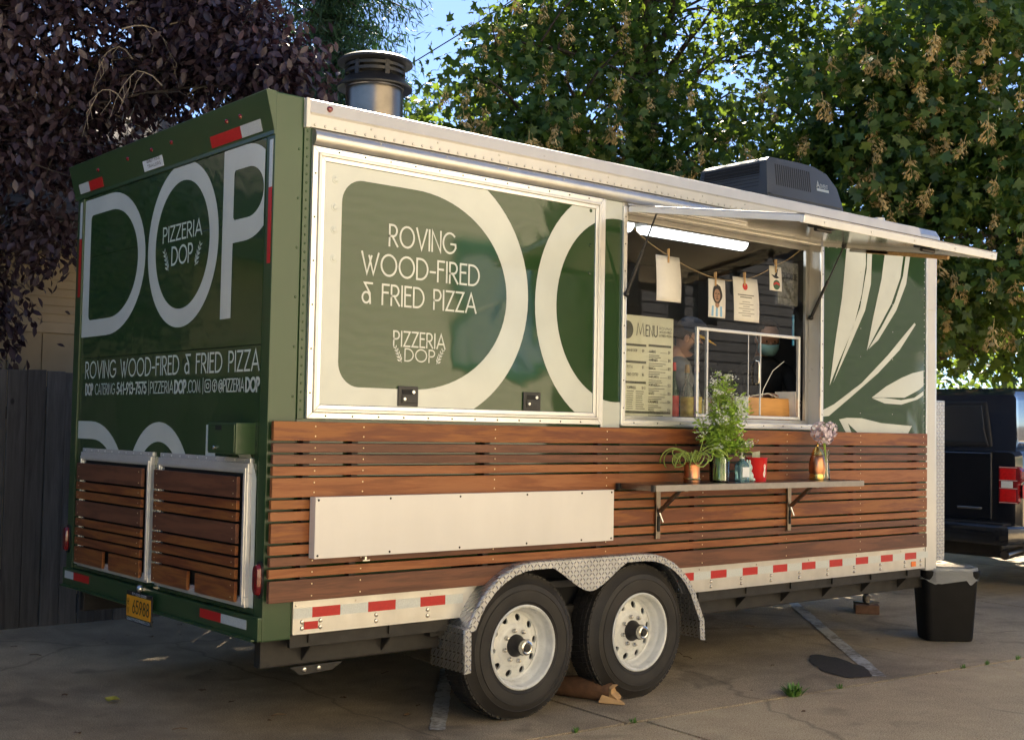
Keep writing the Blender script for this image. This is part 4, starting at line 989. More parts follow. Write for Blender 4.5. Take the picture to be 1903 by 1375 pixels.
# ------------------------------------------------------------------ service window
sw = part_empty('service_window', T)
frame('frame', OX0-.022, OX1+.018, OZ0-.02, OZ1+.018, .030, -.022, -.0065, 'alu_bright', sw)
MB().box(OX0-.011, OX0+.001, -.006, .115, OZ0-.011, OZ1+.009).box(OX1-.001, OX1+.011, -.006, .115, OZ0-.011, OZ1+.009).box(OX0+.0015, OX1-.0015, -.006, .115, OZ0-.011, OZ0+.001).box(OX0+.0015, OX1-.0015, -.006, .115, OZ1-.001, OZ1+.009).build('reveal', 'alu_white', sw)
frame('frame', OX0+.002, OX1-.002, OZ0+.002, OZ1-.002, .034, .088, .112, 'alu', sw)
MB().sheet([(OX0+.036,OZ0+.036),(3.075,OZ0+.036),(3.075,OZ1-.036),(OX0+.036,OZ1-.036)], fs(.1)).build('pane', 'glass', sw, fixn=False)
MB().sheet([(3.076,2.212),(OX1-.036,2.212),(OX1-.036,OZ1-.036),(3.076,OZ1-.036)], fs(.1)).build('pane', 'glass', sw, fixn=False)
frame('sash', 3.068, 4.128, 1.640, 2.210, .020, .086, .108, 'alu_bright', sw)
MB().sheet([(3.089,1.661),(3.70,1.661),(3.70,2.189),(3.089,2.189)], fs(.095)).build('pane', 'glass', sw, fixn=False)
MB().box(3.166, 3.180, .090, .1085, 1.661, 2.189).build('sash_bar', 'alu_bright', sw)
MB().box(3.575, 3.581, .090, .0935, 1.661, 2.189).build('pane_edge', 'alu_bright', sw); MB().box(3.701, 3.708, .090, .0985, 1.661, 2.189).build('pane_edge', 'alu_bright', sw)
MB().tube([(3.66,.093,1.87),(3.66,.072,1.875),(3.66,.068,1.89),(3.66,.068,2.0),(3.66,.072,2.015),(3.66,.093,2.02)], .006, 8).build('pull_handle', 'chrome', sw, smooth=True)
rv = MB()
for z in np.arange(1.68, 2.84, .16): rv.dome((OX0-.008, -.0225, z), (0,-1,0), .0045, .004, 8); rv.dome((OX1+.004, -.0225, z), (0,-1,0), .0045, .004, 8)
for x in np.arange(2.4, 4.2, .2): rv.dome((x, -.0225, OZ0-.006), (0,-1,0), .0045, .004, 8)
stuff(rv.build('screw_row', 'steel_dark', sw))
MB().box(OX0-.03, OX1+.03, -.034, -.0225, OZ0-.026, OZ0-.014).build('sill', 'alu', sw, .002)

# ------------------------------------------------------------------ awning (the window's flap, swung up)
aw = part_empty('awning', T)
HY, HZ, OY, OZ = -.012, 2.868, -1.285, 2.662            # hinge line and outer edge
dv = Vector((0, OY-HY, OZ-HZ)); AL = dv.length; dv.normalize(); nv = Vector((0, -dv.z, dv.y)); nv = nv if nv.z > 0 else -nv
def awp(x, s, n): p = Vector((x, HY, HZ))+dv*s+nv*n; return (p.x, p.y, p.z)
def abox(name, mat, x0, x1, s0, s1, n0, n1, bevel=.003, parent=None):
    return MB().hexa([awp(x0,s0,n0),awp(x1,s0,n0),awp(x1,s1,n0),awp(x0,s1,n0),awp(x0,s0,n1),awp(x1,s0,n1),awp(x1,s1,n1),awp(x0,s1,n1)]).build(name, mat, parent or aw, bevel)
M['awning_under'] = pm('polished awning lining', (.60, .60, .56), .14, .75, .05, 3, .06, 4, .01)
AX0, AX1 = 2.325, 4.235
abox('awning_skin', 'alu', AX0, AX1, .0, AL, .001, .006)
abox('awning_lining', 'awning_under', AX0+.026, AX1-.026, .03, AL-.026, -.012, -.001)
abox('awning_rail', 'alu_bright', AX0, AX1, AL-.025, AL, -.040, .0005)
abox('awning_rail', 'alu_bright', AX0, AX0+.025, .02, AL-.0255, -.036, .0005)
abox('awning_rail', 'alu_bright', AX1-.025, AX1, .02, AL-.0255, -.036, .0005)
abox('awning_edge', 'black_plastic', AX0-.004, AX1+.004, AL-.05, AL+.002, .0065, .009, .001)
MB().tube([(AX0,HY-.004,HZ+.006),(AX1,HY-.004,HZ+.006)], .011, 10).build('hinge', 'alu', aw, smooth=True)
abox('stay_block', 'pine', 4.2, 4.225, .38, .98, -.060, -.037)
abox('stay_block', 'alu', 4.2, 4.222, .25, .55, -.058, -.037)
abox('stay_bar', 'alu_bright', 2.36, 2.95, .36, .40, -.030, -.0125)
rv = MB()
for s in np.arange(.06, AL, .07): rv.dome(awp(AX1-.012, s, -.0365), -nv, .006, .004, 8)
for x in np.arange(2.5, 4.2, .42): rv.dome(awp(x, AL+.0005, -.02), dv, .006, .004, 8)
stuff(rv.build('rivet_row', 'rivet', aw))
for x in (2.62, 3.63):
    l = abox('latch', 'black_plastic', x-.055, x+.055, AL-.16, AL-.05, -.042, -.0125, .008)
    MB().tube([awp(x-.06,AL-.1,-.05), awp(x+.07,AL-.1,-.05)], .012, 8).build('latch_paddle', 'black_plastic', l)
    abox('keeper', 'stainless', x+.08, x+.12, AL-.05, AL-.026, -.038, -.0125, .002)
for p0, p1 in (((OX0-.004, -.03, 2.345), awp(2.345, .235, -.022)), ((4.205, .06, 2.345), awp(4.205, .20, -.022))):
    g = part_empty('gas_strut', T); p0, p1 = Vector(p0), Vector(p1); mid = p0+(p1-p0)*.52
    MB().tube([p0, mid], .0105, 10).build('strut_cylinder', 'black_plastic', g, smooth=True); MB().tube([mid, p1], .0055, 8).build('strut_rod', 'ink', g, smooth=True)
    MB().ball(p0, .018, 8, 6).ball(p1, .017, 8, 6).build('strut_joint', 'black_plastic', g, smooth=True)

# ------------------------------------------------------------------ lamp inside (lit)
m_, t_, b_ = newmat('lit tube diffuser'); b_.inputs['Base Color'].default_value = (.8, .8, .78, 1); b_.inputs['Emission Color'].default_value = (.93, .97, 1, 1); b_.inputs['Emission Strength'].default_value = 1.5; M['lit'] = m_
for lx0, lx1 in ((3.02, 4.08), (1.6, 2.93)):
    lt = thing('ceiling_light', 'lit linear white ceiling lamp inside the trailer' if lx0 > 3 else 'second lit linear ceiling lamp beside it, cut off by the window frame', 'lamp', ((lx0+lx1)/2, .55, 2.98), 'tube lamps under the trailer ceiling')
    pr_ = [(.055*math.cos(R(a)), -.05*abs(math.sin(R(a)))) for a in range(180, 361, 18)]
    MB().prism(pr_, lambda a, b: (lx0+.02, .55+a, 2.89+b), lambda a, b: (lx1-.02, .55+a, 2.89+b)).build('diffuser', 'lit', lt, smooth=40)
    MB().box(lx0, lx1, .49, .61, 2.891, 2.915).build('housing', 'alu_white', lt, .004)
    for k in range(4): MB().box(lx0+.12+k*.25, lx0+.16+k*.25, .52, .58, 2.9155, 2.988).build('bracket', 'steel_dark', lt)

# ------------------------------------------------------------------ fold-down shelf
sh = part_empty('serving_shelf', T); M['shelf_steel'] = pm('shelf steel', (.30, .28, .26), .35, .7, .1, 20)
SZ = 1.248
MB().box(2.222, 4.205, -.372, -.0675, SZ-.034, SZ).build('shelf_top', 'stainless', sh, .003)
MB().box(2.224, 4.203, -.374, -.3725, SZ-.036, SZ-.001).build('edge_band', 'shelf_steel', sh, .0005)
for y in (-.085, -.36): MB().box(2.205, 2.2215, y-.012, y+.012, SZ-.038, SZ-.001).build('end_cap', 'black_plastic', sh, .003)
for x in (2.555, 3.80):
    MB().box(x-.018, x+.018, -.082, -.0672, SZ-.335, SZ-.0345).build('bracket_upright', 'stainless', sh, .003)
    MB().box(x-.008, x+.008, -.088, -.0825, SZ-.29, SZ-.20).build('bracket_slot', 'hole', sh)
    MB().hexa([(x-.012,-.083,SZ-.165),(x+.012,-.083,SZ-.165),(x+.012,-.10,SZ-.18),(x-.012,-.10,SZ-.18),(x-.012,-.245,SZ-.0345),(x+.012,-.245,SZ-.0345),(x+.012,-.27,SZ-.0345),(x-.012,-.27,SZ-.0345)]).build('bracket_brace', 'stainless', sh, .003)
    MB().tube([(x,-.088,SZ-.175),(x+.02,-.10,SZ-.235)], .006, 8).build('release_lever', 'chrome', sh)
    MB().box(x-.016, x+.016, -.30, -.083, SZ-.046, SZ-.0345).build('bracket_arm', 'stainless', sh, .002)

# ------------------------------------------------------------------ menu card behind the glass
fmn = fs(.1155)
mn = thing('menu_board', 'pale printed menu board standing behind the window glass', 'menu', (2.66, .12, 1.635))
MB().box(2.365, 2.880, .117, .122, 1.636, 2.245).build('card', 'paper_menu', mn)
ik = MB(); text(ik, 'M', 2.555, 2.125, .075, fmn, .07); text(ik, 'ENU', 2.635, 2.125, .065, fmn, .10, 2.735)
for i, t in enumerate(('ROVING', 'WOOD-FIRED', '& FRIED PIZZA')): text(ik, t, 2.755, 2.172-i*.022, .013, fmn, .14, 2.862)
for i, (t, p) in enumerate((('MARIAS', '$9'), ('MARINARA', '$10'), ('BIANCA', '$12'), ('MARGARITA', '$12'), ('MORTADELLA', '$13'), ('AMATO', '$13'), ('CALABRESE', '$14'), ('PESTO', '$14'))):
    z = 2.025-i*.051
    text(ik, t, 2.665, z, .016, fmn, .13, 2.665+.0095*len(t)); text(ik, p, 2.835, z, .016, fmn, .13)
for i, (t, p, z) in enumerate((('SALAD DOP', '$9', 2.025), ('FETTA', '$7', 1.925), ('OLIO COTTO', '$6', 1.88), ('TOPPINGS', '$1-3', 1.80))):
    text(ik, t, 2.475, z, .015, fmn, .13, 2.475+.0095*len(t)); text(ik, p, 2.605, z, .015, fmn, .13)
ik.build('menu_lettering', 'ink', mn, fixn=False)
ik = MB()
for x0, x1, z in ((2.385, 2.64, 2.058), (2.66, 2.862, 2.062), (2.385, 2.64, 1.955), (2.385, 2.64, 1.832)): ik.box(x0, x1, .1158, .1168, z, z+.014)
ik.box(2.385, 2.862, .1158, .1168, 1.652, 1.667)
ik.build('heading_bar', 'ink_grey', mn)
ik = MB()
for i in range(8):
    z = 2.010-i*.051
    for j in range(2): ribbon(ik, [(2.665, z-j*.012), (2.665+random.uniform(.08, .15), z-j*.012)], .004, fmn)
    ribbon(ik, [(2.765, z+.018), (2.83, z+.018)], .002, fmn)
for i in range(9): ribbon(ik, [(2.475, 1.785-i*.013), (2.475+random.uniform(.04, .06), 1.785-i*.013)], .004, fmn); ribbon(ik, [(2.555, 1.785-i*.013), (2.555+random.uniform(.05, .08), 1.785-i*.013)], .004, fmn)
ik.build('fine_print', 'ink_grey', mn, fixn=False)
ik = MB(); ik.sheet(arc(2.475, 2.155, .05, .055, 0, 345, 23), fmn); ik.build('menu_seal', 'ink_grey', mn, fixn=False)

# ------------------------------------------------------------------ string of pegged prints in front of the glass
YS = -.06
def sag(p, q, n=6): return [(p[0]+(q[0]-p[0])*i/n, YS, p[1]+(q[1]-p[1])*i/n-.012*math.sin(math.pi*i/n)) for i in range(n+1)]
knots = [(2.325, 2.735), (2.626, 2.605), (3.043, 2.505), (3.345, 2.520), (3.652, 2.640), (3.93, 2.775)]
sp = []
for a, b in zip(knots[:-1], knots[1:]): sp += sag(a, b)
tag(MB().tube(sp, .0022, 6).build('jute_string', 'string', None, smooth=True), 'thin jute string strung across the top of the service window', 'string')
def sheetprint(name, label, x0, x1, z0, z1, curl=.012, skew=0.0, tone='paper'):
    t = thing(name, label, 'print', ((x0+x1)/2, YS, z1))
    n = 8; v = []
    for i in range(n+1):
        for j in range(3):
            s = i/n; z = z1+(z0-z1)*s; x = x0+(x1-x0)*j/2+skew*s
            v.append((x, YS-.004-curl*math.sin(s*2.4)*(.5+.5*j/2), z))
    f = [(i*3+j, i*3+j+1, i*3+j+4, i*3+j+3) for i in range(n) for j in range(2)]
    o = MB().add(v, f).build('sheet', tone, t, smooth=True, fixn=False); o.modifiers.new('thick', 'SOLIDIFY').thickness = .0006
    def on(u, w):   # u, w in 0..1 across / up
        s = 1-w; return (x0+(x1-x0)*u+skew*s, YS-.006-curl*math.sin(s*2.4)*(.5+.5*u), z1+(z0-z1)*s)
    return t, on
def peg(x, z, where):
    p = thing('clothes_peg', 'wooden clothes peg holding '+where, 'clothes peg', (x, YS, z), 'pegs on the window string')
    for s in (1, -1): MB().hexa([(x-.006,YS+s*.004-.010,z-.045),(x+.006,YS+s*.004-.010,z-.045),(x+.006,YS+s*.004-.005,z-.045),(x-.006,YS+s*.004-.005,z-.045),(x-.0055+s*.004,YS+s*.009-.011,z+.04),(x+.0055+s*.004,YS+s*.009-.011,z+.04),(x+.0055+s*.004,YS+s*.009-.006,z+.04),(x-.0055+s*.004,YS+s*.009-.006,z+.04)]).build('jaw', 'pine', p, .001)
    MB().tube([(x-.008,YS-.008,z),(x+.008,YS-.008,z)], .004, 6).build('spring', 'chrome', p)
sheetprint('hanging_notice', 'large blank white paper sheet, leftmost on the string', 2.521, 2.728, 2.322, 2.596, .016, .006)
t, on = sheetprint('hanging_portrait', 'small print of a curly haired person in a blue striped shirt', 2.995, 3.152, 2.258, 2.496, .006)
M['hair'] = pm('printed dark hair', (.018, .015, .014), .6); M['skin_print'] = pm('printed skin tone', (.34, .20, .13), .6, 0, .2, 60); M['blue_print'] = pm('printed sky blue', (.22, .42, .66), .6)
MB().sheet([(.12,.02),(.88,.02),(.92,.22),(.70,.33),(.30,.33),(.10,.22)], lambda a, b: on(a, b)).build('print_shirt', 'paper', t, fixn=False)
for k in range(3): MB().sheet([(.16+k*.26,.03),(.29+k*.26,.03),(.30+k*.24,.30),(.19+k*.24,.30)], lambda a, b: tuple(np.array(on(a, b))+(0,-.0006,0))).build('print_stripe', 'blue_print', t, fixn=False)
MB().sheet([(.38,.30),(.50,.24),(.62,.30),(.62,.42),(.38,.42)], lambda a, b: tuple(np.array(on(a, b))+(0,-.0012,0))).build('print_neck', 'skin_print', t, fixn=False)
MB().sheet([((.5+.29*math.cos(R(a))*(1+.06*math.sin(a))), .62+.25*math.sin(R(a))*(1+.05*math.cos(a*1.7))) for a in range(0, 360, 12)], lambda a, b: tuple(np.array(on(a, b))+(0,-.0018,0))).build('print_hair', 'hair', t, fixn=False)
MB().sheet(arc(.48, .58, .18, .17, 0, 345, 23), lambda a, b: tuple(np.array(on(a, b))+(0,-.0024,0))).build('print_face', 'skin_print', t, fixn=False)
mb = MB()
for q in ([(.36,.62),(.45,.63)], [(.52,.63),(.61,.62)], [(.43,.49),(.54,.49)], [(.485,.60),(.47,.53),(.50,.53)]): ribbon(mb, q, .02, lambda a, b: tuple(np.array(on(a, b))+(0,-.003,0)))
mb.build('print_features', 'hair', t, fixn=False)
t, on = sheetprint('hanging_letter', 'white letter with a red round seal and centred grey text', 3.225, 3.466, 2.252, 2.531, .014, .012)
MB().sheet(arc(.47, .80, .10, .085, 0, 345, 23), lambda a, b: on(a, b)).build('seal', 'ink_red', t, fixn=False)
mb = MB()
for i, w in enumerate((.62, .45, 0, .3, .55, .25, .6, .3, .62, .35)):
    if w: ribbon(mb, [(.48-w/2, .60-i*.052), (.48+w/2, .60-i*.052)], .022 if i < 2 else .011, lambda a, b: on(a, b))
mb.build('print_text', 'ink_grey', t, fixn=False)
t, on = sheetprint('hanging_emblem_card', 'small card with a dark bird above a green and red ball', 3.588, 3.712, 2.474, 2.634, .004, .006)
M['green_print'] = pm('printed green', (.05, .12, .06), .6)
MB().sheet(arc(.56, .25, .28, .20, 0, 345, 23), on).build('print_ball', 'green_print', t, fixn=False)
MB().sheet([(.30,.30),(.55,.38),(.82,.30),(.80,.22),(.55,.28),(.32,.22)], lambda a, b: tuple(np.array(on(a, b))+(0,-.0006,0))).build('print_band', 'ink_red', t, fixn=False)
MB().sheet([(.12,.66),(.40,.62),(.62,.88),(.72,.92),(.60,.62),(.78,.55),(.55,.50),(.38,.52),(.25,.58)], lambda a, b: tuple(np.array(on(a, b))+(0,-.0006,0))).build('print_bird', 'ink', t, fixn=False)
peg(2.626, 2.60, 'the blank white sheet'); peg(3.055, 2.50, 'the curly haired portrait'); peg(3.335, 2.525, 'the letter with the red seal'); peg(3.650, 2.638, 'the bird emblem card')

# ------------------------------------------------------------------ bottles and things on the counter behind the glass
def pglass(name, col, rough=.05):
    m, t, b = newmat(name); b.inputs['Base Color'].default_value = (*col, 1); b.inputs['Roughness'].default_value = rough; b.inputs['Transmission Weight'].default_value = .75; b.inputs['IOR'].default_value = 1.45; return m
M['glass_green'] = pglass('green bottle glass', (.04, .16, .05)); M['glass_clear'] = pglass('clear bottle glass', (.75, .80, .74)); M['glass_dark'] = pglass('dark wine glass', (.02, .02, .015))
M['label_y'] = pm('yellow bottle label', (.62, .48, .10), .5, 0, .2, 40); M['cork'] = pm('cork', (.48, .33, .18), .8, 0, .15, 60); M['cap_red'] = pm('red cap', (.5, .02, .02), .4); M['cap_y'] = pm('amber foil', (.75, .36, .03), .4)
M['label_r'] = pm('red label', (.52, .03, .02), .5, 0, .1, 40)
CT = 1.613
def bottle(x, y, h, r, glass, label, cap, lab, cat='bottle', captall=.035):
    t = thing('bottle', lab, cat, (x, y, CT), 'bottles behind the service window')
    MB().lathe([(.0,CT),(r*.95,CT),(r,CT+.01),(r,CT+h*.55),(r*.9,CT+h*.62),(r*.36,CT+h*.74),(r*.32,CT+h*.95),(r*.36,CT+h*.955),(r*.36,CT+h*.97),(0,CT+h*.97)], (x,y,0), 'z', 20).build('bottle_glass', glass, t, smooth=40)
    MB().lathe([(r+.0012,CT+h*.08),(r+.0012,CT+h*.46)], (x,y,0), 'z', 20).build('bottle_label', label, t, smooth=True, fixn=False)
    MB().lathe([(0,CT+h*.97+captall),(r*.34,CT+h*.97+captall),(r*.42,CT+h*.97),(r*.42,CT+h*.92),(r*.3,CT+h*.92)], (x,y,0), 'z', 14).build('bottle_cap', cap, t, smooth=40)
    return t
bottle(2.985, .20, .345, .030, 'glass_green', 'label_r', 'cap_red', 'green glass bottle with red cap and red label beside the menu')
bottle(3.105, .20, .335, .040, 'glass_clear', 'label_y', 'cork', 'corked clear oil bottle with a large yellow label')
bottle(3.215, .215, .345, .034, 'glass_dark', 'label_y', 'cap_y', 'dark wine bottle with amber foil neck behind the sash', captall=.06)
M['tin'] = pm('printed tomato tin', (.45, .47, .45), .35, .6, .5, 45)
tn = thing('food_tin', 'printed metal food tin inside the sliding sash', 'tin', (3.30, .24, CT)); MB().lathe([(0,CT),(.052,CT),(.055,CT+.006),(.052,CT+.012),(.052,CT+.13),(.055,CT+.136),(.052,CT+.142),(0,CT+.140)], (3.31,.25,0), 'z', 24).build('can', 'tin', tn, smooth=40)
tag(MB().box(3.66, 4.24, .185, .205, CT, 1.785).build('wood_board', 'board_wood', None, .004), 'orange wooden board leaning at the open end of the sash', 'board')
tag(MB().box(3.53, 3.655, .150, .168, CT, 1.785).build('card_reader_box', 'sticker', None, .004), 'small white printed box beside the wooden board', 'box')
for k in range(3): tag(MB().hexa([(4.145+k*.018,.13,CT),(4.158+k*.018,.13,CT),(4.158+k*.018,.30,CT),(4.145+k*.018,.30,CT),(4.125+k*.018,.13,1.835-k*.02),(4.137+k*.018,.13,1.835-k*.02),(4.137+k*.018,.30,1.835-k*.02),(4.125+k*.018,.30,1.835-k*.02)]).build('paper_pad', 'paper', None, .001), ['leftmost white paper pad leaning in the window corner', 'middle white paper pad leaning in the window corner', 'rightmost white paper pad leaning in the window corner'][k], 'paper pad', 'white pads leaning in the window corner')
bx_ = thing('cardboard_box', 'brown cardboard box on a shelf inside, behind the blank sheet', 'box', (2.75, 1.35, 2.1)); M['card'] = pm('cardboard', (.28, .18, .10), .8, 0, .1, 10)
MB().box(2.75, 3.25, 1.2, 1.6, 2.32, 2.62).build('carton', 'card', bx_, .004)
sf = B('inner_shelf', 'alu', 2.0, 5.2, 1.75, 2.2, 2.10, 2.13); sf2 = B('inner_shelf', 'alu', 2.3, 3.6, 1.1, 1.7, 2.29, 2.318)
bag = thing('plastic_bag', 'clear bag of printed packs hanging at the window top corner', 'bag', (4.02, .16, 2.6)); M['film'] = pm('cloudy plastic film', (.16, .155, .15), .2, 0, .3, 30, .6, 25, .02)
MB().hexa([(3.93,.125,2.42),(4.15,.125,2.42),(4.15,.16,2.42),(3.93,.16,2.42),(3.92,.13,2.72),(4.16,.13,2.72),(4.16,.155,2.72),(3.92,.155,2.72)]).build('film', 'film', bag, .012)
mb = MB(); text(mb, 'CHOICE', 3.95, 2.60, .04, fs(.122), .2, 4.13); mb.build('print_text', 'ink', bag, fixn=False)
tag(MB().tube([(4.10,.13,2.36),(4.102,.13,2.15)], .008, 8).build('blue_pen', pm('blue pen plastic', (.03, .22, .42), .3), None, smooth=True), 'blue pen hanging at the right window jamb', 'pen')

# ------------------------------------------------------------------ two people working inside
M['skin'] = pm('skin', (.44, .235, .16), .5, 0, .08, 20, .1, 150); M['skin2'] = pm('skin tan', (.36, .20, .135), .5, 0, .08, 20, .1, 150)
M['navy'] = pm('navy cloth', (.022, .028, .052), .85, 0, .15, 40, .2, 200); M['brim'] = pm('yellow brim cloth', (.60, .34, .03), .8, 0, .1, 40); M['black_cloth'] = pm('black cloth', (.012, .012, .013), .9, 0, .2, 30, .3, 120)
M['grey_shirt'] = pm('grey shirt cloth', (.16, .16, .165), .9, 0, .1, 30, .3, 120); M['mask_blue'] = pm('pale blue mask', (.22, .42, .44), .8, 0, .06, 40, .3, 60); M['hair_br'] = pm('brown hair', (.045, .028, .018), .7, 0, .3, 80, .4, 200)
M['denim'] = pm('dark trousers', (.03, .033, .045), .9, 0, .15, 30)
def skin_body(name, pts, edges, mat, parent, root=0):
    me = bpy.data.meshes.new(name); me.from_pydata([p[:3] for p in pts], edges, []); o = bpy.data.objects.new(name, me); COL.objects.link(o)
    o.modifiers.new('skin', 'SKIN'); sb = o.modifiers.new('sub', 'SUBSURF'); sb.levels = 2; sb.render_levels = 2
    sv = me.skin_vertices[0].data
    for i, p in enumerate(pts): sv[i].radius = (p[3], p[4] if len(p) > 4 else p[3]); sv[i].use_root = (i == root)
    me.materials.append(M[mat] if isinstance(mat, str) else mat)
    dg = bpy.context.evaluated_depsgraph_get(); ev = o.evaluated_get(dg); m2 = bpy.data.meshes.new_from_object(ev)
    bpy.data.objects.remove(o); n = bpy.data.objects.new(name, m2); COL.objects.link(n); m2.polygons.foreach_set('use_smooth', [True]*len(m2.polygons))
    if not m2.materials: m2.materials.append(M[mat] if isinstance(mat, str) else mat)
    attach(n, parent); return n
def person(label, hc, face, tilt, shirt, skin, cap, mask, floor=.702, lean=.14, armtip=None):
    """hc head centre; face unit direction the head looks (horizontal); body leans towards face"""
    f = Vector(face).normalized(); r = Vector((f.y, -f.x, 0)); h = Vector(hc)
    neck = h - Vector((0,0,.145)) - f*.035; chest = neck-Vector((0,0,.20))-f*lean*.5; hips = Vector((chest.x, chest.y, 0))-f*lean; hips.z = floor+.90
    t = thing('person', label, 'person', (hips.x, hips.y, floor))
    sh_ = neck-Vector((0,0,.075))-f*.02
    P, E = [], []
    def a(v, rx, ry=None, link=None):
        P.append((v.x, v.y, v.z, rx, ry or rx)); i = len(P)-1
        if link is not None: E.append((link, i))
        return i
    i0 = a(hips, .155, .12); i1 = a((hips+chest)/2+Vector((0,0,.02)), .145, .11, i0); i2 = a(chest, .165, .12, i1); i3 = a(sh_, .10, .085, i2); i4 = a(neck+Vector((0,0,.03)), .058, .058, i3)
    tips = []
    for s in (1, -1):
        s0 = sh_+r*s*.17-Vector((0,0,.02)); el = s0+r*s*.06-Vector((0,0,.25))+f*.12
        at_ = Vector(armtip[0 if s == 1 else 1]) if armtip else el+f*.22+Vector((0,0,.02))
        j = a(s0, .068, .068, i3); k = a((s0+el)/2, .056, .056, j); l = a(el, .050, .050, k); tips.append((el, at_, s))
    for s in (1, -1):
        j = a(hips+r*s*.10-Vector((0,0,.10)), .10, .10, i0); k = a(Vector((hips.x, hips.y, floor+.48))+r*s*.11+f*.02, .068, .068, j); l = a(Vector((hips.x, hips.y, floor+.09))+r*s*.11, .048, .048, k); a(Vector((hips.x, hips.y, floor+.05))+r*s*.12+f*.16, .040, .036, l)
    skin_body('body', P, E, shirt, t, 0)
    for el, at_, s in tips:                      # bare forearm with a hand of five fingers
        d = (at_-el).normalized(); q = [( *el, .044, .044), (*(el+(at_-el)*.5), .040, .040), (*at_, .028, .024), (*(at_+d*.05), .036, .018), (*(at_+d*.085), .038, .016)]; e = [(0,1),(1,2),(2,3),(3,4)]
        side_ = d.cross(Vector((0,0,1))).normalized()
        for k in range(4):
            b0 = at_+d*.088+side_*(k-1.5)*.019; ln = (.062,.075,.070,.055)[k]
            q += [(*b0,.0095,.0095), (*(b0+d*ln*.55-Vector((0,0,.008))),.0085,.0085), (*(b0+d*ln*.9-Vector((0,0,.03))),.0075,.0075)]; n_ = len(q); e += [(4,n_-3),(n_-3,n_-2),(n_-2,n_-1)]
        b0 = at_+d*.03-side_*s*.035; q += [(*b0,.012,.012), (*(b0+d*.03-side_*s*.02),.010,.010), (*(b0+d*.06-side_*s*.022-Vector((0,0,.01))),.008,.008)]; n_ = len(q); e += [(3,n_-3),(n_-3,n_-2),(n_-2,n_-1)]
        skin_body('forearm', q, e, skin, t, 0)
    # head, built facing +x then turned
    hd = MB(); hd.lathe([(.0008,-.135),(.030,-.132),(.052,-.115),(.062,-.09),(.070,-.06),(.074,-.02),(.077,.02),(.077,.055),(.070,.085),(.052,.108),(.028,.120),(.0008,.124)], (0,0,0), 'z', 28)
    V = []
    for x, y, z in hd.v:
        x *= 1.22
        if x > 0 and z < -.02: x *= 1-.10*(-.02-z)/.115
        if x < 0 and z < -.05: x *= .80
        V.append((x, y, z))
    hd.v = V; nz_ = [(.088,0,.020),(.100,0,-.006),(.114,0,-.030),(.112,0,-.040),(.088,0,-.046)]
    for (x, y, z), w in zip(nz_, (.008, .012, .016, .014, .010)): hd.ball((x-.008, y, z), w, 8, 6)
    for s in (1, -1):
        hd.ball((-.005, s*.080, -.012), .03, 10, 6, (.62, .35, 1.05)); hd.ball((.081, s*.030, .012), .017, 8, 6, (.55, 1.1, .5)); hd.ball((.083, s*.030, .034), .018, 8, 4, (.5, 1.2, .35))
    hd.ball((.078, 0, -.075), .022, 10, 6, (.8, 1.2, .38)); hd.ball((.078, 0, -.088), .020, 10, 6, (.8, 1.1, .38))
    hd.tube([(-.022,0,-.09),(-.04,0,-.19)], [.056, .060], 14)
    ang = math.atan2(f.y, f.x); mt = Matrix.Translation(h) @ Matrix.Rotation(ang, 4, 'Z') @ Matrix.Rotation(tilt, 4, 'Y')
    def put(mb, name, mat, par, sm=True):
        mb.v = [tuple(mt @ Vector(v)) for v in mb.v]; return mb.build(name, mat, par, smooth=60)
    head = put(hd, 'head', skin, t)
    ey = MB()
    for s in (1, -1): ey.ball((.0895, s*.030, .013), .0075, 8, 6)
    put(ey, 'eyes', 'ink', head)
    hr = MB(); hr.lathe([(.080,-.03),(.083,.02),(.083,.058),(.076,.09),(.056,.114),(.030,.127),(.0008,.131)], (0,0,0), 'z', 28)
    hr.v = [(x*1.22-.012 if x < .02 else (x*1.10-.012), y, z if x < .03 else max(z, .058)) for x, y, z in hr.v]; put(hr, 'hair', 'hair_br', head)
    if cap:
        cp = MB(); cp.lathe([(.086,.040),(.088,.07),(.080,.105),(.058,.132),(.03,.145),(.0008,.149)], (0,0,0), 'z', 28); cp.v = [(x*1.22, y, z) for x, y, z in cp.v]; put(cp, 'cap', 'navy', head)
        br = MB(); v = []
        for k in range(13):
            a_ = R(-80+160*k/12); v += [(.100*math.cos(a_)+.004, .084*math.sin(a_), .046), ((.105+.085*math.cos(a_))*math.cos(a_)**.35+.004, .088*math.sin(a_), .030-.012*math.cos(a_))]
        br.add(v, [(2*k, 2*k+1, 2*k+3, 2*k+2) for k in range(12)]); o = put(br, 'cap_brim', 'brim', head); o.modifiers.new('t', 'SOLIDIFY').thickness = .004
        bd = MB(); bd.ball((.045, .0-.078, .075), .02, 10, 6, (1, .35, .8)); put(bd, 'cap_badge', 'brim', head)
    mk = MB(); v = []; NN = 11
    for k in range(NN):
        a_ = R(-88+176*k/(NN-1)); c, s_ = math.cos(a_), math.sin(a_)
        v += [(.074+.044*c**1.4-.018*(1-c), .078*s_, -.004-.012*(1-c)), (.068+.058*c-.018*(1-c), .079*s_, -.050), (.052+.056*c-.018*(1-c), .072*s_, -.098+.012*(1-c))]
    mk.add(v, [(3*k+j, 3*k+j+1, 3*k+j+4, 3*k+j+3) for k in range(NN-1) for j in range(2)]); o = put(mk, 'face_mask', mask, head); o.modifiers.new('t', 'SOLIDIFY').thickness = .002
    st_ = MB()
    for s in (1, -1): st_.tube([(.055, s*.079, -.012), (.015, s*.088, .012), (-.012, s*.090, .012)], .002, 5)
    put(st_, 'mask_strap', mask, head)
    return t
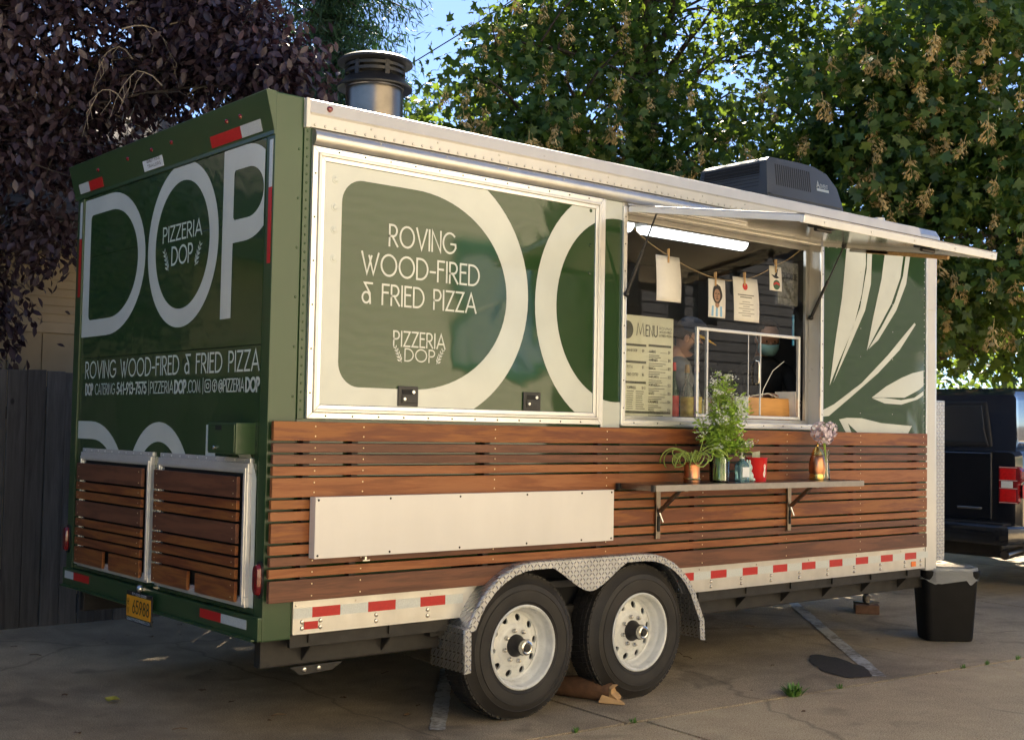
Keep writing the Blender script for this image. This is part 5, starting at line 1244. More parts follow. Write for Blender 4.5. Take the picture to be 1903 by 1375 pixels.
person('person in navy cap with yellow brim and black mask, bent over the counter', (3.565, .60, 2.19), (.60, -.80, 0), R(20), 'grey_shirt', 'skin', True, 'black_cloth', armtip=[(4.22,.52,1.80),(4.05,.72,1.82)])
person('person in black shirt and pale blue surgical mask beside the open sash', (4.44, .62, 2.24), (-.55, -.83, 0), R(26), 'black_cloth', 'skin2', False, 'mask_blue', armtip=[(4.15,.42,1.80),(4.50,.40,1.76)])
tag(MB().tube([(4.20,.28,2.05),(4.10,.30,1.98),(4.0,.30,1.85),(3.98,.30,1.79)], .003, 6).tube([(4.12,.26,1.79),(4.0,.26,1.82),(3.85,.27,1.80),(3.70,.28,1.74)], .003, 6).build('charging_cable', 'paper', None, smooth=True), 'thin white charging cable hanging behind the open sash', 'cable')
# ------------------------------------------------------------------ pickup truck parked ahead
M['truck_black'] = pm('black car paint', (.010, .011, .014), .12, 0, .1, 3, coat=1.0); M['truck_blue'] = pm('blue-black topper paint', (.018, .024, .040), .14, 0, .1, 3, coat=1.0)
M['tint'] = pm('tinted glass', (.030, .036, .045), .05, 0, .1, 2, coat=.5); M['tint2'] = pm('dark tinted glass', (.008, .009, .010), .05, 0, .1, 2)
M['lamp_red'] = pm('red lamp lens', (.62, .012, .012), .12, 0, .15, 40, coat=.8); M['lamp_dark'] = pm('dark red lamp housing', (.20, .006, .008), .1, 0, .15, 40, coat=.8); M['lamp_rib'] = pm('pale lamp rib', (.72, .45, .42), .2, 0, .1, 60, coat=.5); M['lamp_white'] = pm('reversing lamp lens', (.75, .75, .72), .15, 0, .1, 60, coat=.5)
tk = thing('pickup_truck', 'black pickup truck with topper parked beyond the trailer nose', 'pickup truck', (11.3, 1.87, 0))
TX, TY0, TY1 = 8.62, .86, 2.88
def tsec(x, y0, y1, z0, z1, r): # rounded rectangle section
    p = []
    for cx_, cz_, a0 in ((y1-r, z1-r, 0), (y0+r, z1-r, 90), (y0+r, z0+r, 180), (y1-r, z0+r, 270)):
        for k in range(5): a_ = R(a0+k*22.5); p.append((x, cx_+r*math.cos(a_), cz_+r*math.sin(a_)))
    return p
def loft(secs, name, mat, par, sm=35):
    mb = MB(); n = len(secs[0]); v = [q for s in secs for q in s]
    f = [(i*n+k, i*n+(k+1) % n, (i+1)*n+(k+1) % n, (i+1)*n+k) for i in range(len(secs)-1) for k in range(n)]
    f += [tuple(reversed(range(n))), tuple((len(secs)-1)*n+k for k in range(n))]
    mb.add(v, f); return mb.build(name, mat, par, smooth=sm)
loft([tsec(TX,TY0+.06,TY1-.06,.66,1.40,.06), tsec(TX+.05,TY0+.01,TY1-.01,.60,1.43,.08), tsec(TX+.6,TY0,TY1,.58,1.44,.10), tsec(TX+1.9,TY0,TY1,.55,1.44,.10), tsec(TX+4.3,TY0,TY1,.5,1.42,.12), tsec(TX+5.6,TY0+.03,TY1-.03,.5,1.30,.14), tsec(TX+5.85,TY0+.2,TY1-.2,.5,1.2,.14)], 'body', 'truck_black', tk)
loft([tsec(TX+.02,TY0+.06,TY1-.06,1.40,1.96,.05), tsec(TX+.14,TY0+.09,TY1-.09,1.40,2.03,.13), tsec(TX+1.8,TY0+.10,TY1-.10,1.40,2.06,.14)], 'topper', 'truck_blue', tk)
loft([tsec(TX+1.85,TY0+.08,TY1-.08,1.38,1.90,.12), tsec(TX+2.2,TY0+.12,TY1-.12,1.38,1.98,.16), tsec(TX+3.2,TY0+.12,TY1-.12,1.38,1.97,.16), tsec(TX+4.2,TY0+.08,TY1-.08,1.36,1.50,.08)], 'cab', 'truck_black', tk)
tg = MB().box(TX-.012, TX+.03, TY0+.30, TY1-.30, .74, 1.395).build('tailgate', 'truck_black', tk, .012)
MB().box(TX-.02, TX-.0125, TY0+.40, TY0+.66, .835, .855).build('tailgate_badge', 'chrome', tg, .003)
MB().box(TX-.03, TX-.0125, 1.7, 2.05, 1.20, 1.30).build('tailgate_handle', 'black_plastic', tg, .01)
MB().hexa([(TX-.004,TY0+.30,1.45),(TX-.004,TY1-.30,1.45),(TX+.03,TY1-.30,1.45),(TX+.03,TY0+.30,1.45),(TX+.012,TY0+.36,1.90),(TX+.012,TY1-.36,1.90),(TX+.05,TY1-.36,1.90),(TX+.05,TY0+.36,1.90)]).build('rear_window_frame', 'black_plastic', tk, .02)
MB().hexa([(TX-.010,TY0+.36,1.49),(TX-.010,TY1-.36,1.49),(TX+.02,TY1-.36,1.49),(TX+.02,TY0+.36,1.49),(TX+.006,TY0+.41,1.86),(TX+.006,TY1-.41,1.86),(TX+.03,TY1-.41,1.86),(TX+.03,TY0+.41,1.86)]).build('rear_window', 'tint', tk, .01)
MB().tube([(TX-.02,TY0+.33,1.46),(TX-.012,TY0+.39,1.64)], .009, 8).build('window_strut', 'black_plastic', tk, smooth=True)
for y0, y1, s_ in ((TY0-.008, TY0+.225, 1), (TY1-.225, TY1+.008, -1)):
    yo, yi = (y0, y1) if s_ == 1 else (y1, y0)
    pr_ = [(yi,.905),(yi,1.265),(yo+s_*.03,1.265),(yo,1.22),(yo,1.15),(yo+s_*.03,1.10),(yo+s_*.03,.93),(yo+s_*.045,.905)]
    tl = MB().prism(pr_, lambda a, b: (TX-.014, a, b), lambda a, b: (TX+.20, a, b)).build('tail_lamp', 'lamp_dark', tk, .012, seg=2)
    for z0, z1 in ((.925, 1.045), (1.135, 1.245)):
        MB().box(TX-.0185, TX-.0145, min(yi-s_*.02, yo+s_*.055), max(yi-s_*.02, yo+s_*.055), z0, z1).build('lamp_cell', 'lamp_red', tl, .006)
    MB().box(TX-.0195, TX-.0145, min(yi-s_*.03, yo+s_*.085), max(yi-s_*.03, yo+s_*.085), 1.058, 1.122).build('reversing_lens', 'lamp_white', tl, .004)
    for z in (.912, 1.050, 1.126, 1.252): MB().box(TX-.0180, TX-.0146, min(yi-s_*.01, yo+s_*.04), max(yi-s_*.01, yo+s_*.04), z, z+.006).build('lens_rib', 'lamp_rib', tl)
    MB().box(TX+.01, TX+.17, min(yo-s_*.0035, yo-s_*.0005), max(yo-s_*.0035, yo-s_*.0005), .96, 1.09).build('lamp_side', 'lamp_red', tl)
loft([tsec(TX-.20,TY0+.16,TY1-.16,.53,.68,.03), tsec(TX-.17,TY0+.04,TY1-.04,.51,.70,.04), tsec(TX+.05,TY0-.005,TY1+.005,.52,.70,.04), tsec(TX+.25,TY0-.005,TY1+.005,.55,.69,.04)], 'bumper', 'truck_black', tk)
MB().box(TX-.16, TX+.0, TY0+.10, TY1-.10, .7005, .715).build('bumper_step', 'black_plastic', tk, .004)
MB().hexa([(TX+.42,TY0+.082,1.50),(TX+1.5,TY0+.090,1.50),(TX+1.5,TY0+.12,1.50),(TX+.42,TY0+.12,1.50),(TX+.30,TY0+.086,1.88),(TX+1.5,TY0+.094,1.88),(TX+1.5,TY0+.12,1.88),(TX+.30,TY0+.12,1.88)]).build('side_window', 'tint2', tk, .03)
MB().box(TX+.25, TX+1.7, TY0-.004, TY0+.01, 1.335, 1.341).build('pinstripe', 'ink_red', tk)
MB().tube([(TX+.45,TY0+.25,.42),(TX+.02,TY0+.18,.40)], .045, 14).build('exhaust_pipe', 'stainless', tk, smooth=True)
for x in (TX+1.15, TX+4.75):
    for y, s in ((TY0+.02, 1), (TY1-.02, -1)):
        w = MB().lathe([(.21,y+s*.03),(.25,y),(.34,y),(.385,y+s*.03),(.40,y+s*.08),(.40,y+s*.2),(.38,y+s*.25)], (x,0,.40), 'y', 40).build('wheel', 'rubber', tk, smooth=35)
        MB().lathe([(0,y+s*.05),(.07,y+s*.03),(.2,y+s*.06),(.215,y+s*.02)], (x,0,.40), 'y', 30).build('rim', 'chrome', w, smooth=40)
MB().box(TX+.1, TX+5.4, TY0+.25, TY1-.25, .36, .56).build('underbody', 'steel_dark', tk, .03)

# ------------------------------------------------------------------ trash bin with a liner
bn = thing('trash_bin', 'black tapered trash bin with a clear plastic liner on the concrete', 'trash bin', (5.87, .03, 0), local=True)
def rrect(w, d, r, n=5):
    p = []
    for cx_, cy_, a0 in ((w/2-r, d/2-r, 0), (-w/2+r, d/2-r, 90), (-w/2+r, -d/2+r, 180), (w/2-r, -d/2+r, 270)):
        p += [(cx_+r*math.cos(R(a0+90*k/n)), cy_+r*math.sin(R(a0+90*k/n))) for k in range(n+1)]
    return p
def stack(levels, name, mat, par, cap=True, sm=40, q=5):
    mb = MB(); n = len(rrect(1, 1, .1, q)); v = []
    for w, d, r, z in levels: v += [(x, y, z) for x, y in rrect(w, d, r, q)]
    f = [(i*n+k, i*n+(k+1) % n, (i+1)*n+(k+1) % n, (i+1)*n+k) for i in range(len(levels)-1) for k in range(n)]
    if cap: f.append(tuple(reversed(range(n))))
    mb.add(v, f); return mb.build(name, mat, par, smooth=sm, fixn=False)
M['bin'] = pm('scuffed black bin plastic', (.006, .006, .0065), .6, 0, .35, 9, .25, 140, .002, spec=.25)
stack([(.355,.235,.05,.004),(.365,.245,.05,.02),(.42,.29,.055,.46),(.45,.315,.055,.50),(.455,.32,.055,.53),(.438,.305,.05,.535),(.41,.28,.05,.45),(.35,.23,.05,.03)], 'bucket', 'bin', bn)
lm, lt_, lb = newmat('clear bin liner'); lb.inputs['Base Color'].default_value = (.72, .75, .76, 1); lb.inputs['Roughness'].default_value = .22; lb.inputs['Alpha'].default_value = .42
bump(lt_, lb, noise(lt_, coords(lt_, (1, 1, 2.5)), 22, 5, .6, 1.5), 1.0, .03); M['liner'] = lm
lv = [(w, d, min(w, d)*.42, z) for w, d, z in ((.37,.24,.40),(.40,.27,.47),(.425,.295,.53),(.445,.313,.552),(.464,.331,.556),(.474,.340,.545),(.476,.342,.52),(.474,.340,.495),(.478,.344,.47),(.484,.350,.452))]
ln_ = stack(lv, 'liner', 'liner', bn, False, 60, 22)
from mathutils import noise as mnoise
for v in ln_.data.vertices:
    a_ = math.atan2(v.co.y, v.co.x); k = mnoise.noise(Vector((math.cos(a_)*4, math.sin(a_)*4, v.co.z*14)))*.012+mnoise.noise(Vector((math.cos(a_)*11, math.sin(a_)*11, v.co.z*30)))*.006
    v.co.x *= 1+k*1.6; v.co.y *= 1+k*1.6; v.co.z += k*.9+(mnoise.noise(Vector((math.cos(a_)*3, math.sin(a_)*3, 5)))*.035 if v.co.z < .48 and abs(v.co.x)+abs(v.co.y) > .2 else 0)
bn.rotation_euler = (0, 0, R(-38))

# ------------------------------------------------------------------ brick under the jack, log chock
M['brick'] = pm('old paving brick', (.16, .085, .055), .85, 0, .3, 14, .4, 90); M['bark'] = pm('split firewood bark', (.115, .055, .025), .8, 0, .45, 9, .7, 26, .012); M['cutwood'] = pm('pale cut wood', (.55, .34, .15), .7, 0, .15, 20, .2, 80)
bk = tag(MB().box(-.15, .15, -.10, .10, 0, .076).build('jack_brick', 'brick', None, .006), 'worn paving brick under the tongue jack foot', 'brick'); bk.location = (6.6, 1.22, .001); bk.rotation_euler = (0, 0, R(38))
lg = thing('firewood_log', 'split brown log chocked between the two trailer wheels', 'log', (2.1, .05, 0), local=True)
mb = MB(); pts = [(-.42,.06,.055),(-.25,.03,.06),(-.08,.0,.062),(.08,-.01,.072),(.17,-.02,.074),(.27,-.03,.062)]; rs = [.035,.05,.055,.066,.072,.058]
mb.tube(pts, rs, 14); rr = random.Random(3)
mb.v = [(x+rr.uniform(-.005,.005), y+rr.uniform(-.005,.005), max(.002, z*1.0+rr.uniform(-.005,.005))) for x, y, z in mb.v]
mb.ball((.15,-.05,.13), .028, 10, 6, (1.2,1,.8)); mb.build('bark_body', 'bark', lg, smooth=50)
q = []
for k in range(12):
    a_ = 2*math.pi*k/12; q.append((-.03+.056*math.cos(a_)*(1+.12*math.sin(3*a_)), .063+.055*math.sin(a_)*(1+.1*math.cos(2*a_))))
MB().prism(q, lambda a, b: (.262, a, b), lambda a, b: (.292+.02*math.sin(b*60), a-.01, max(.004, b*.9+.004))).build('cut_end', 'cutwood', lg, .004)
MB().hexa([(.20,-.10,.006),(.36,-.085,.006),(.34,-.03,.006),(.20,-.03,.006),(.22,-.09,.05),(.30,-.075,.035),(.30,-.03,.03),(.22,-.03,.07)]).build('split_face', 'cutwood', lg, .006)
lg.rotation_euler = (0, 0, R(-62)); lg.location = (2.12, .19, .0)

# ------------------------------------------------------------------ weeds in the joint, litter on the ground
M['weed'] = pm('weed green', (.10, .22, .03), .6, 0, .35, 40); M['dry'] = pm('dry leaf brown', (.13, .07, .03), .8, 0, .3, 30); M['yleaf'] = pm('yellow green fallen leaf', (.34, .32, .05), .7, 0, .25, 20); M['twig'] = pm('twig', (.14, .09, .05), .9)
def weed(x, y, n, s, lab):
    mb = MB()
    for k in range(n):
        a_ = random.uniform(0, 6.28); ln = s*random.uniform(.5, 1.1); lean = random.uniform(.2, .9); b = Vector((x+random.uniform(-.3,.3)*s, y+random.uniform(-.3,.3)*s, -.004)); d = Vector((math.cos(a_)*lean, math.sin(a_)*lean, .75)).normalized(); sd = Vector((-math.sin(a_), math.cos(a_), 0))*s*.06
        m1 = b+d*ln*.6; tp = b+d*ln-Vector((0,0,ln*.18*lean)); mb.add([b-sd*.5, b+sd*.5, m1+sd, m1-sd, tp], [(0,1,2,3),(3,2,4)])
    return tag(mb.build('weed', 'weed', None, fixn=False), lab, 'weed', 'weeds in the concrete joint')
def jv(u): p = grid(u, .0); return p[0], p[1]
weed(*jv(1.30), 120, .10, 'largest bright green weed tuft in the concrete joint')
for u, lab in ((.05, 'tiny weed where two slab joints cross near the wheels'), (1.72, 'small weed just right of the biggest tuft'), (2.98, 'weed sprout left of the trash bin'), (3.25, 'weed sprout below the trash bin'), (3.62, 'rightmost weed sprout in the joint'), (-.35, 'tiny weed left of the joint crossing')): weed(*jv(u), 26, .042, lab)
def fallen(x, y, s, mat, lab, grp='leaf litter on the concrete'):
    mb = MB(); a0 = random.uniform(0, 6.28); v = [(0,0,.012)]; n = 9
    for k in range(n):
        a_ = a0+2*math.pi*k/n; r_ = s*(1 if k % 2 else .62); v.append((r_*math.cos(a_), r_*math.sin(a_)*.7, .006+random.uniform(0, s*.45)))
    mb.add(v, [(0,k+1,(k+1) % n+1) for k in range(n)]); o = tag(mb.build('fallen_leaf', mat, None, fixn=False), lab, 'leaf', grp); o.location = (x, y, .002)
fallen(-.06, 1.55, .055, 'yleaf', 'curled yellow green leaf lying on the dark concrete'); fallen(-.72, 1.52, .04, 'weed', 'small green leaf near the left edge of the picture')
LT = 'small brown scrap of leaf litter on the concrete'
for _ in range(46): fallen(random.uniform(-2.2, 1.6), random.uniform(.3, 4.0), random.uniform(.010, .032), random.choice(('dry', 'dry', 'twig')), LT)
for _ in range(14): fallen(random.uniform(2.5, 6.5), random.uniform(-.9, 2.0), random.uniform(.008, .02), 'dry', LT)
for _ in range(16):
    x, y, a_ = random.uniform(-2.0, 5.5), random.uniform(-.2, 3.9), random.uniform(0, 3.14); l_ = random.uniform(.04, .12)
    tag(MB().tube([(x,y,.006),(x+l_*.5*math.cos(a_),y+l_*.5*math.sin(a_),.010),(x+l_*math.cos(a_+.2),y+l_*math.sin(a_+.2),.006)], .003, 5).build('twig', 'twig', None), 'thin brown twig lying on the concrete', 'twig', 'twigs on the concrete')

# ------------------------------------------------------------------ on the shelf
Z0 = SZ+.0005
M['copper'] = pm('aged copper', (.52, .24, .13), .28, 1, .15, 9); M['brass'] = pm('brass', (.68, .46, .15), .24, 1, .1, 9); M['scape'] = pm('garlic scape green', (.26, .36, .07), .5, 0, .3, 12)
gs = thing('garlic_scape_mug', 'copper mug of curly green garlic scapes, leftmost on the shelf', 'potted stems', (2.69, -.22, Z0), local=True)
MB().lathe([(0,0),(.047,0),(.050,.006),(.047,.03),(.046,.10),(.049,.115),(.052,.120),(.049,.122),(.043,.11),(.043,.02)], (0,0,0), 'z', 26).build('mug', 'copper', gs, smooth=35)
MB().lathe([(.0505,.016),(.053,.022),(.0505,.028)], (0,0,0), 'z', 26).build('mug_band', 'brass', gs, smooth=True)
for k in range(24):
    a_ = random.uniform(0, 6.28); r0 = random.uniform(0, .03); p = [Vector((r0*math.cos(a_), r0*math.sin(a_), .03)), Vector((r0*1.2*math.cos(a_), r0*1.2*math.sin(a_), .115))]
    d_ = Vector((.45*math.cos(a_), .45*math.sin(a_), .9)).normalized(); ax_ = Vector((-math.sin(a_)+random.gauss(0,.5), math.cos(a_)+random.gauss(0,.5), random.gauss(0,.5))).normalized(); q = p[-1].copy(); turn = random.uniform(.16, .62); st_ = random.uniform(.014, .024)
    for j in range(random.randint(9, 18)):
        d_ = (Matrix.Rotation(turn*(1 if j > 2 else .15)*random.uniform(.5, 1.3), 3, ax_) @ d_).normalized(); q = q+d_*st_
        if q.z < .03: q.z = .03
        p.append(q.copy())
    n_ = len(p); MB().tube(p, [.0036]*3+[.0030]*(n_-5)+[.0038, .0010], 6).build('stem', 'scape', gs, smooth=True)
bq = thing('herb_bouquet_jar', 'glass jar with a tall bouquet of white flowering green herbs', 'bouquet', (2.935, -.22, Z0), local=True)
M['jar'] = pglass('jar glass', (.80, .86, .80), .03)
MB().lathe([(0,0),(.052,0),(.060,.008),(.061,.13),(.054,.145),(.050,.15),(.050,.168),(.052,.17),(.049,.172),(.047,.15),(.056,.13),(.056,.012),(0,.008)], (0,0,0), 'z', 28).build('jar', 'glass', bq, smooth=40)
M['herb'] = pm('herb green', (.27, .42, .045), .6, 0, .45, 14); M['petal'] = pm('white petal', (.74, .76, .68), .6, 0, .08, 60)
stm = MB(); fo = MB(); tips = []
for k in range(64):
    a_ = random.uniform(0, 6.28); sp_r = random.uniform(.0, .2); h_ = random.uniform(.30, .66)-sp_r*.8+.03; top = Vector((sp_r*1.15*math.cos(a_)+.03, sp_r*.8*math.sin(a_), h_)); b = Vector((random.uniform(-.03,.03), random.uniform(-.03,.03), .012)); mdl = Vector((b.x*.4+top.x*.25, b.y*.4+top.y*.25, .19))
    stm.tube([b, mdl, (mdl+top)/2+Vector((top.x*.12, top.y*.12, .02)), top], [.003, .0026, .0018, .001], 5); tips.append(top)
    for j in range(64):
        t = random.uniform(.05, 1)**.8; q = mdl.lerp(top, t)+Vector((random.gauss(0,.026), random.gauss(0,.022), random.gauss(0,.024))); s_ = random.uniform(.006, .015); n1 = Vector((random.gauss(0,1), random.gauss(0,1), random.gauss(0,1))).normalized(); n2 = n1.orthogonal().normalized()
        fo.add([q-n1*s_*1.6, q+n2*s_*.55, q+n1*s_*1.6, q-n2*s_*.55], [(0,1,2,3)])
stuff(stm.build('stems', 'herb', bq, fixn=False)); stuff(fo.build('foliage', 'herb', bq, fixn=False))
for tp in tips[:40]:
    fl_ = MB()
    for j in range(38):
        q = tp+Vector((random.gauss(0,.018), random.gauss(0,.018), random.gauss(.006,.010))); s_ = random.uniform(.004, .0075); n1 = Vector((random.gauss(0,1), random.gauss(0,1), random.gauss(0,1))).normalized(); n2 = n1.orthogonal().normalized(); fl_.add([q-n1*s_, q+n2*s_, q+n1*s_, q-n2*s_], [(0,1,2,3)])
    fl_.build('flower_head', 'petal', bq, fixn=False)
sz = thing('sanitizer_bottle', 'clear pump bottle of pale blue hand sanitizer', 'bottle', (3.115, -.245, Z0), local=True)
M['gel'] = pglass('blue gel', (.30, .62, .70), .08); M['pump'] = pm('white pump', (.74, .76, .75), .4)
stack([(.085,.055,.015,0),(.09,.058,.018,.008),(.09,.058,.018,.10),(.07,.05,.02,.118),(.03,.03,.0149,.132),(.028,.028,.0139,.142)], 'bottle_body', 'gel', sz)
MB().lathe([(.015,.1425),(.015,.158),(.006,.162),(.006,.176),(.010,.178),(.010,.186),(0,.188)], (0,0,0), 'z', 14).tube([(0,0,.182),(-.035,0,.180),(-.038,0,.172)], .005, 8).build('pump', 'pump', sz, smooth=40)
MB().box(-.030, .034, -.0305, -.0295, .03, .09).build('bottle_label', 'sticker', sz)
fg = thing('pale_figurine', 'small pale blue rounded figurine between sanitizer and red tin', 'figurine', (3.200, -.225, Z0), local=True); M['pale_blue'] = pm('pale blue glaze', (.50, .66, .64), .5, 0, .08, 30)
MB().ball((0,0,.034), .036, 16, 10, (.95,.9,.95)).ball((.0,0,.085), .026, 14, 8, (1,1,1.15)).ball((-.012,0,.118), .009, 8, 6, (.8,.8,2)).ball((.012,0,.118), .009, 8, 6, (.8,.8,2)).ball((.030,-.012,.012), .016, 10, 6, (1,1,.75)).ball((-.030,-.012,.012), .016, 10, 6, (1,1,.75)).build('figure', 'pale_blue', fg, smooth=True)
rt = thing('red_tip_tin', 'red tin with a banknote sticking out, on the shelf', 'tin', (3.295, -.21, Z0), local=True); M['red_tin'] = pm('red enamel', (.55, .012, .012), .3, 0, .06, 20); M['yel_tin'] = pm('yellow print', (.78, .50, .02), .35); M['bill'] = pm('banknote', (.34, .36, .27), .8, 0, .25, 60)
MB().lathe([(0,0),(.058,0),(.060,.005),(.066,.138),(.069,.143),(.066,.147),(.063,.14),(.056,.01),(0,.008)], (0,0,0), 'z', 28).build('tin_body', 'red_tin', rt, smooth=35)
def wrap(rad, a, z): return (rad*math.sin(R(a)), -rad*math.cos(R(a)), z)
o_ = MB(); [o_.add([wrap(.0625,48+k*12,.02), wrap(.0625,60+k*12,.02), wrap(.0660,60+k*12,.12), wrap(.0660,48+k*12,.12)], [(0,1,2,3)]) for k in range(3)]; o_.build('tin_print', 'yel_tin', rt, fixn=False)
o_ = MB(); pts = [(-6,.03),(6,.025),(12,.05),(7,.07),(12,.095),(2,.11),(-7,.10),(-3,.07),(-10,.05)]; o_.sheet(pts, lambda a, b: wrap(.0610+.038*b, a, b)); o_.build('tin_print', 'paper', rt, fixn=False)
MB().hexa([(-.035,.0,.08),(.03,-.008,.08),(.03,-.006,.08),(-.035,.002,.08),(-.028,.010,.178),(.036,.002,.186),(.036,.004,.186),(-.028,.012,.178)]).build('banknote', 'bill', rt)
cr_ = thing('copper_cruet', 'copper and brass oil cruet near the right end of the shelf', 'cruet', (3.885, -.235, Z0), local=True)
MB().lathe([(0,0),(.050,0),(.053,.006),(.050,.03),(.0495,.04)], (0,0,0), 'z', 28).build('base', 'brass', cr_, smooth=35)
MB().lathe([(.0492,.0402),(.054,.07),(.053,.11),(.046,.145),(.038,.160)], (0,0,0), 'z', 28).build('body', 'copper', cr_, smooth=40)
MB().lathe([(.0382,.1602),(.040,.165),(.036,.175),(.030,.195),(.016,.212),(.007,.218),(.006,.228),(.009,.234),(.005,.242),(0,.243)], (0,0,0), 'z', 28).build('lid', 'brass', cr_, smooth=40)
hv = thing('hydrangea_vase', 'slim glass vase with pale pink hydrangea at the shelf end', 'vase', (4.02, -.20, Z0), local=True)
MB().lathe([(0,0),(.030,0),(.032,.006),(.026,.06),(.022,.12),(.028,.185),(.031,.195),(.028,.196),(.020,.12),(.023,.06),(.027,.012),(0,.01)], (0,0,0), 'z', 24).build('vase', 'glass', hv, smooth=40)
MB().tube([(.006,0,.02),(.0,0,.16),(-.03,0,.28)], .004, 6).tube([(-.006,.005,.02),(.0,0,.16),(.02,.02,.28)], .004, 6).build('stems', 'herb', hv, smooth=True)
M['pink'] = pm('pale pink petal', (.66, .56, .62), .6, 0, .12, 50)
for cxx, czz, rr_ in ((-.055,.315,.062),(.03,.325,.058),(-.01,.285,.055)):
    fl_ = MB()
    for j in range(46):
        d = Vector((random.gauss(0,1), random.gauss(0,1), random.gauss(0,1))).normalized(); c_ = Vector((cxx, 0, czz))+d*rr_; u_ = d.orthogonal().normalized(); w_ = d.cross(u_)
        for q in range(4):
            a_ = q*math.pi/2+j; e_ = (u_*math.cos(a_)+w_*math.sin(a_)); f_ = (u_*math.cos(a_+.8)+w_*math.sin(a_+.8)); g_ = (u_*math.cos(a_-.8)+w_*math.sin(a_-.8)); fl_.add([c_, c_+g_*.011+d*.003, c_+e_*.017+d*.005, c_+f_*.011+d*.003], [(0,1,2,3)])
    fl_.build('flower_head', 'pink', hv, fixn=False)
# ------------------------------------------------------------------ trees
def leaf_mat(name, c0, c1, c2, trans, tcol, rough=.45):
    m, t, b = newmat(name); g = nd(t, 'ShaderNodeNewGeometry'); oi = nd(t, 'ShaderNodeObjectInfo')
    a = nd(t, 'ShaderNodeMath', operation='ADD'); t.links.new(g.outputs['Random Per Island'], a.inputs[0]); t.links.new(oi.outputs['Random'], a.inputs[1])
    fr_ = nd(t, 'ShaderNodeMath', operation='FRACT'); t.links.new(a.outputs[0], fr_.inputs[0])
    big = noise(t, coords(t), 1.1, 2, .6)
    mm = nd(t, 'ShaderNodeMath', operation='MULTIPLY_ADD'); mm.inputs[1].default_value = .42; t.links.new(fr_.outputs[0], mm.inputs[0]); t.links.new(big, mm.inputs[2])
    c = ramp(t, mm.outputs[0], [(.42, c0), (.68, c1), (.95, c2)])
    t.links.new(c, b.inputs['Base Color']); b.inputs['Roughness'].default_value = rough; b.inputs['Specular IOR Level'].default_value = .4
    tr = nd(t, 'ShaderNodeBsdfTranslucent'); t.links.new(mixc(t, .6, c, tcol), tr.inputs[0]); mx_ = nd(t, 'ShaderNodeMixShader'); mx_.inputs[0].default_value = trans
    o = t.nodes['Material Output']; t.links.new(b.outputs[0], mx_.inputs[1]); t.links.new(tr.outputs[0], mx_.inputs[2]); t.links.new(mx_.outputs[0], o.inputs[0]); return m
M['maple'] = leaf_mat('maple leaf', (.015, .044, .018), (.036, .092, .025), (.11, .16, .030), .36, (.30, .42, .03))  # yellow-green stop puts sunlit tips into the leaf colour
M['plum'] = leaf_mat('purple plum leaf', (.024, .014, .020), (.050, .032, .042), (.095, .068, .080), .15, (.16, .02, .03), .36)
M['conifer'] = leaf_mat('conifer needle', (.016, .050, .030), (.030, .080, .040), (.05, .11, .045), .15, (.08, .2, .05))
M['barkt'] = pm('tree bark', (.055, .042, .033), .9, 0, .4, 10, .6, 18, .02); M['seed'] = pm('maple seed', (.50, .37, .15), .7, 0, .25, 30); M['deadtwig'] = pm('bare twig', (.26, .21, .15), .85, 0, .2, 30)
def maple_leaf():
    ang = [0, 22, 48, 72, 105, 135, 180, 225, 255, 288, 312, 338]; rad = [1.0, .55, .92, .48, .72, .36, .30, .36, .72, .48, .92, .55]
    v = [(0,0,0)]+[(r*math.sin(R(a))*.95, r*math.cos(R(a))+.15, -.10*r*r+.05*(i % 2)) for i, (a, r) in enumerate(zip(ang, rad))]
    return np.array(v), [(0, k+1, (k+1) % 12+1) for k in range(12)]
def oval_leaf():
    v = np.array([(0,-1,0),(.42,-.35,.10),(.46,.25,.10),(0,1,-.12),(-.46,.25,.10),(-.42,-.35,.10),(0,0,0)]); return v, [(6,0,1),(6,1,2),(6,2,3),(6,3,4),(6,4,5),(6,5,0)]
def mesh_np(name, V, F, mat):
    me = bpy.data.meshes.new(name); nv, nf = len(V), len(F); k = F.shape[1]
    me.vertices.add(nv); me.vertices.foreach_set('co', V.astype(np.float32).ravel()); me.loops.add(nf*k); me.loops.foreach_set('vertex_index', F.astype(np.int32).ravel())
    me.polygons.add(nf); me.polygons.foreach_set('loop_start', np.arange(0, nf*k, k, dtype=np.int32))
    me.update(calc_edges=True); me.validate(); me.materials.append(M[mat]); return me
def frames(n, outward, droop, jit):
    """random leaf frames: normals lean outward and up, tips hang"""
    nrm = outward*.55+np.array([0, 0, .55])+RNG.normal(0, jit, (n, 3)); nrm /= np.linalg.norm(nrm, axis=1)[:, None]
    tip = outward*.5+np.array([0, 0, -droop])+RNG.normal(0, .55, (n, 3)); tip -= nrm*np.sum(tip*nrm, axis=1)[:, None]; tip /= np.linalg.norm(tip, axis=1)[:, None]
    x = np.cross(tip, nrm); return np.stack([x, tip, nrm], axis=2)
def leaves(P, out, tmpl, tris, size, droop, jit):
    n = len(P); Fm = frames(n, out, droop, jit); s = size*RNG.uniform(.6, 1.2, n)
    V = np.einsum('nij,kj->nki', Fm, tmpl)*s[:, None, None]+P[:, None, :]; k = len(tmpl); Fc = (np.array(tris)[None]+(np.arange(n)*k)[:, None, None])
    return V, Fc, Fm, s
CAMP = np.array([-2.8429, -5.1406, 1.5529])
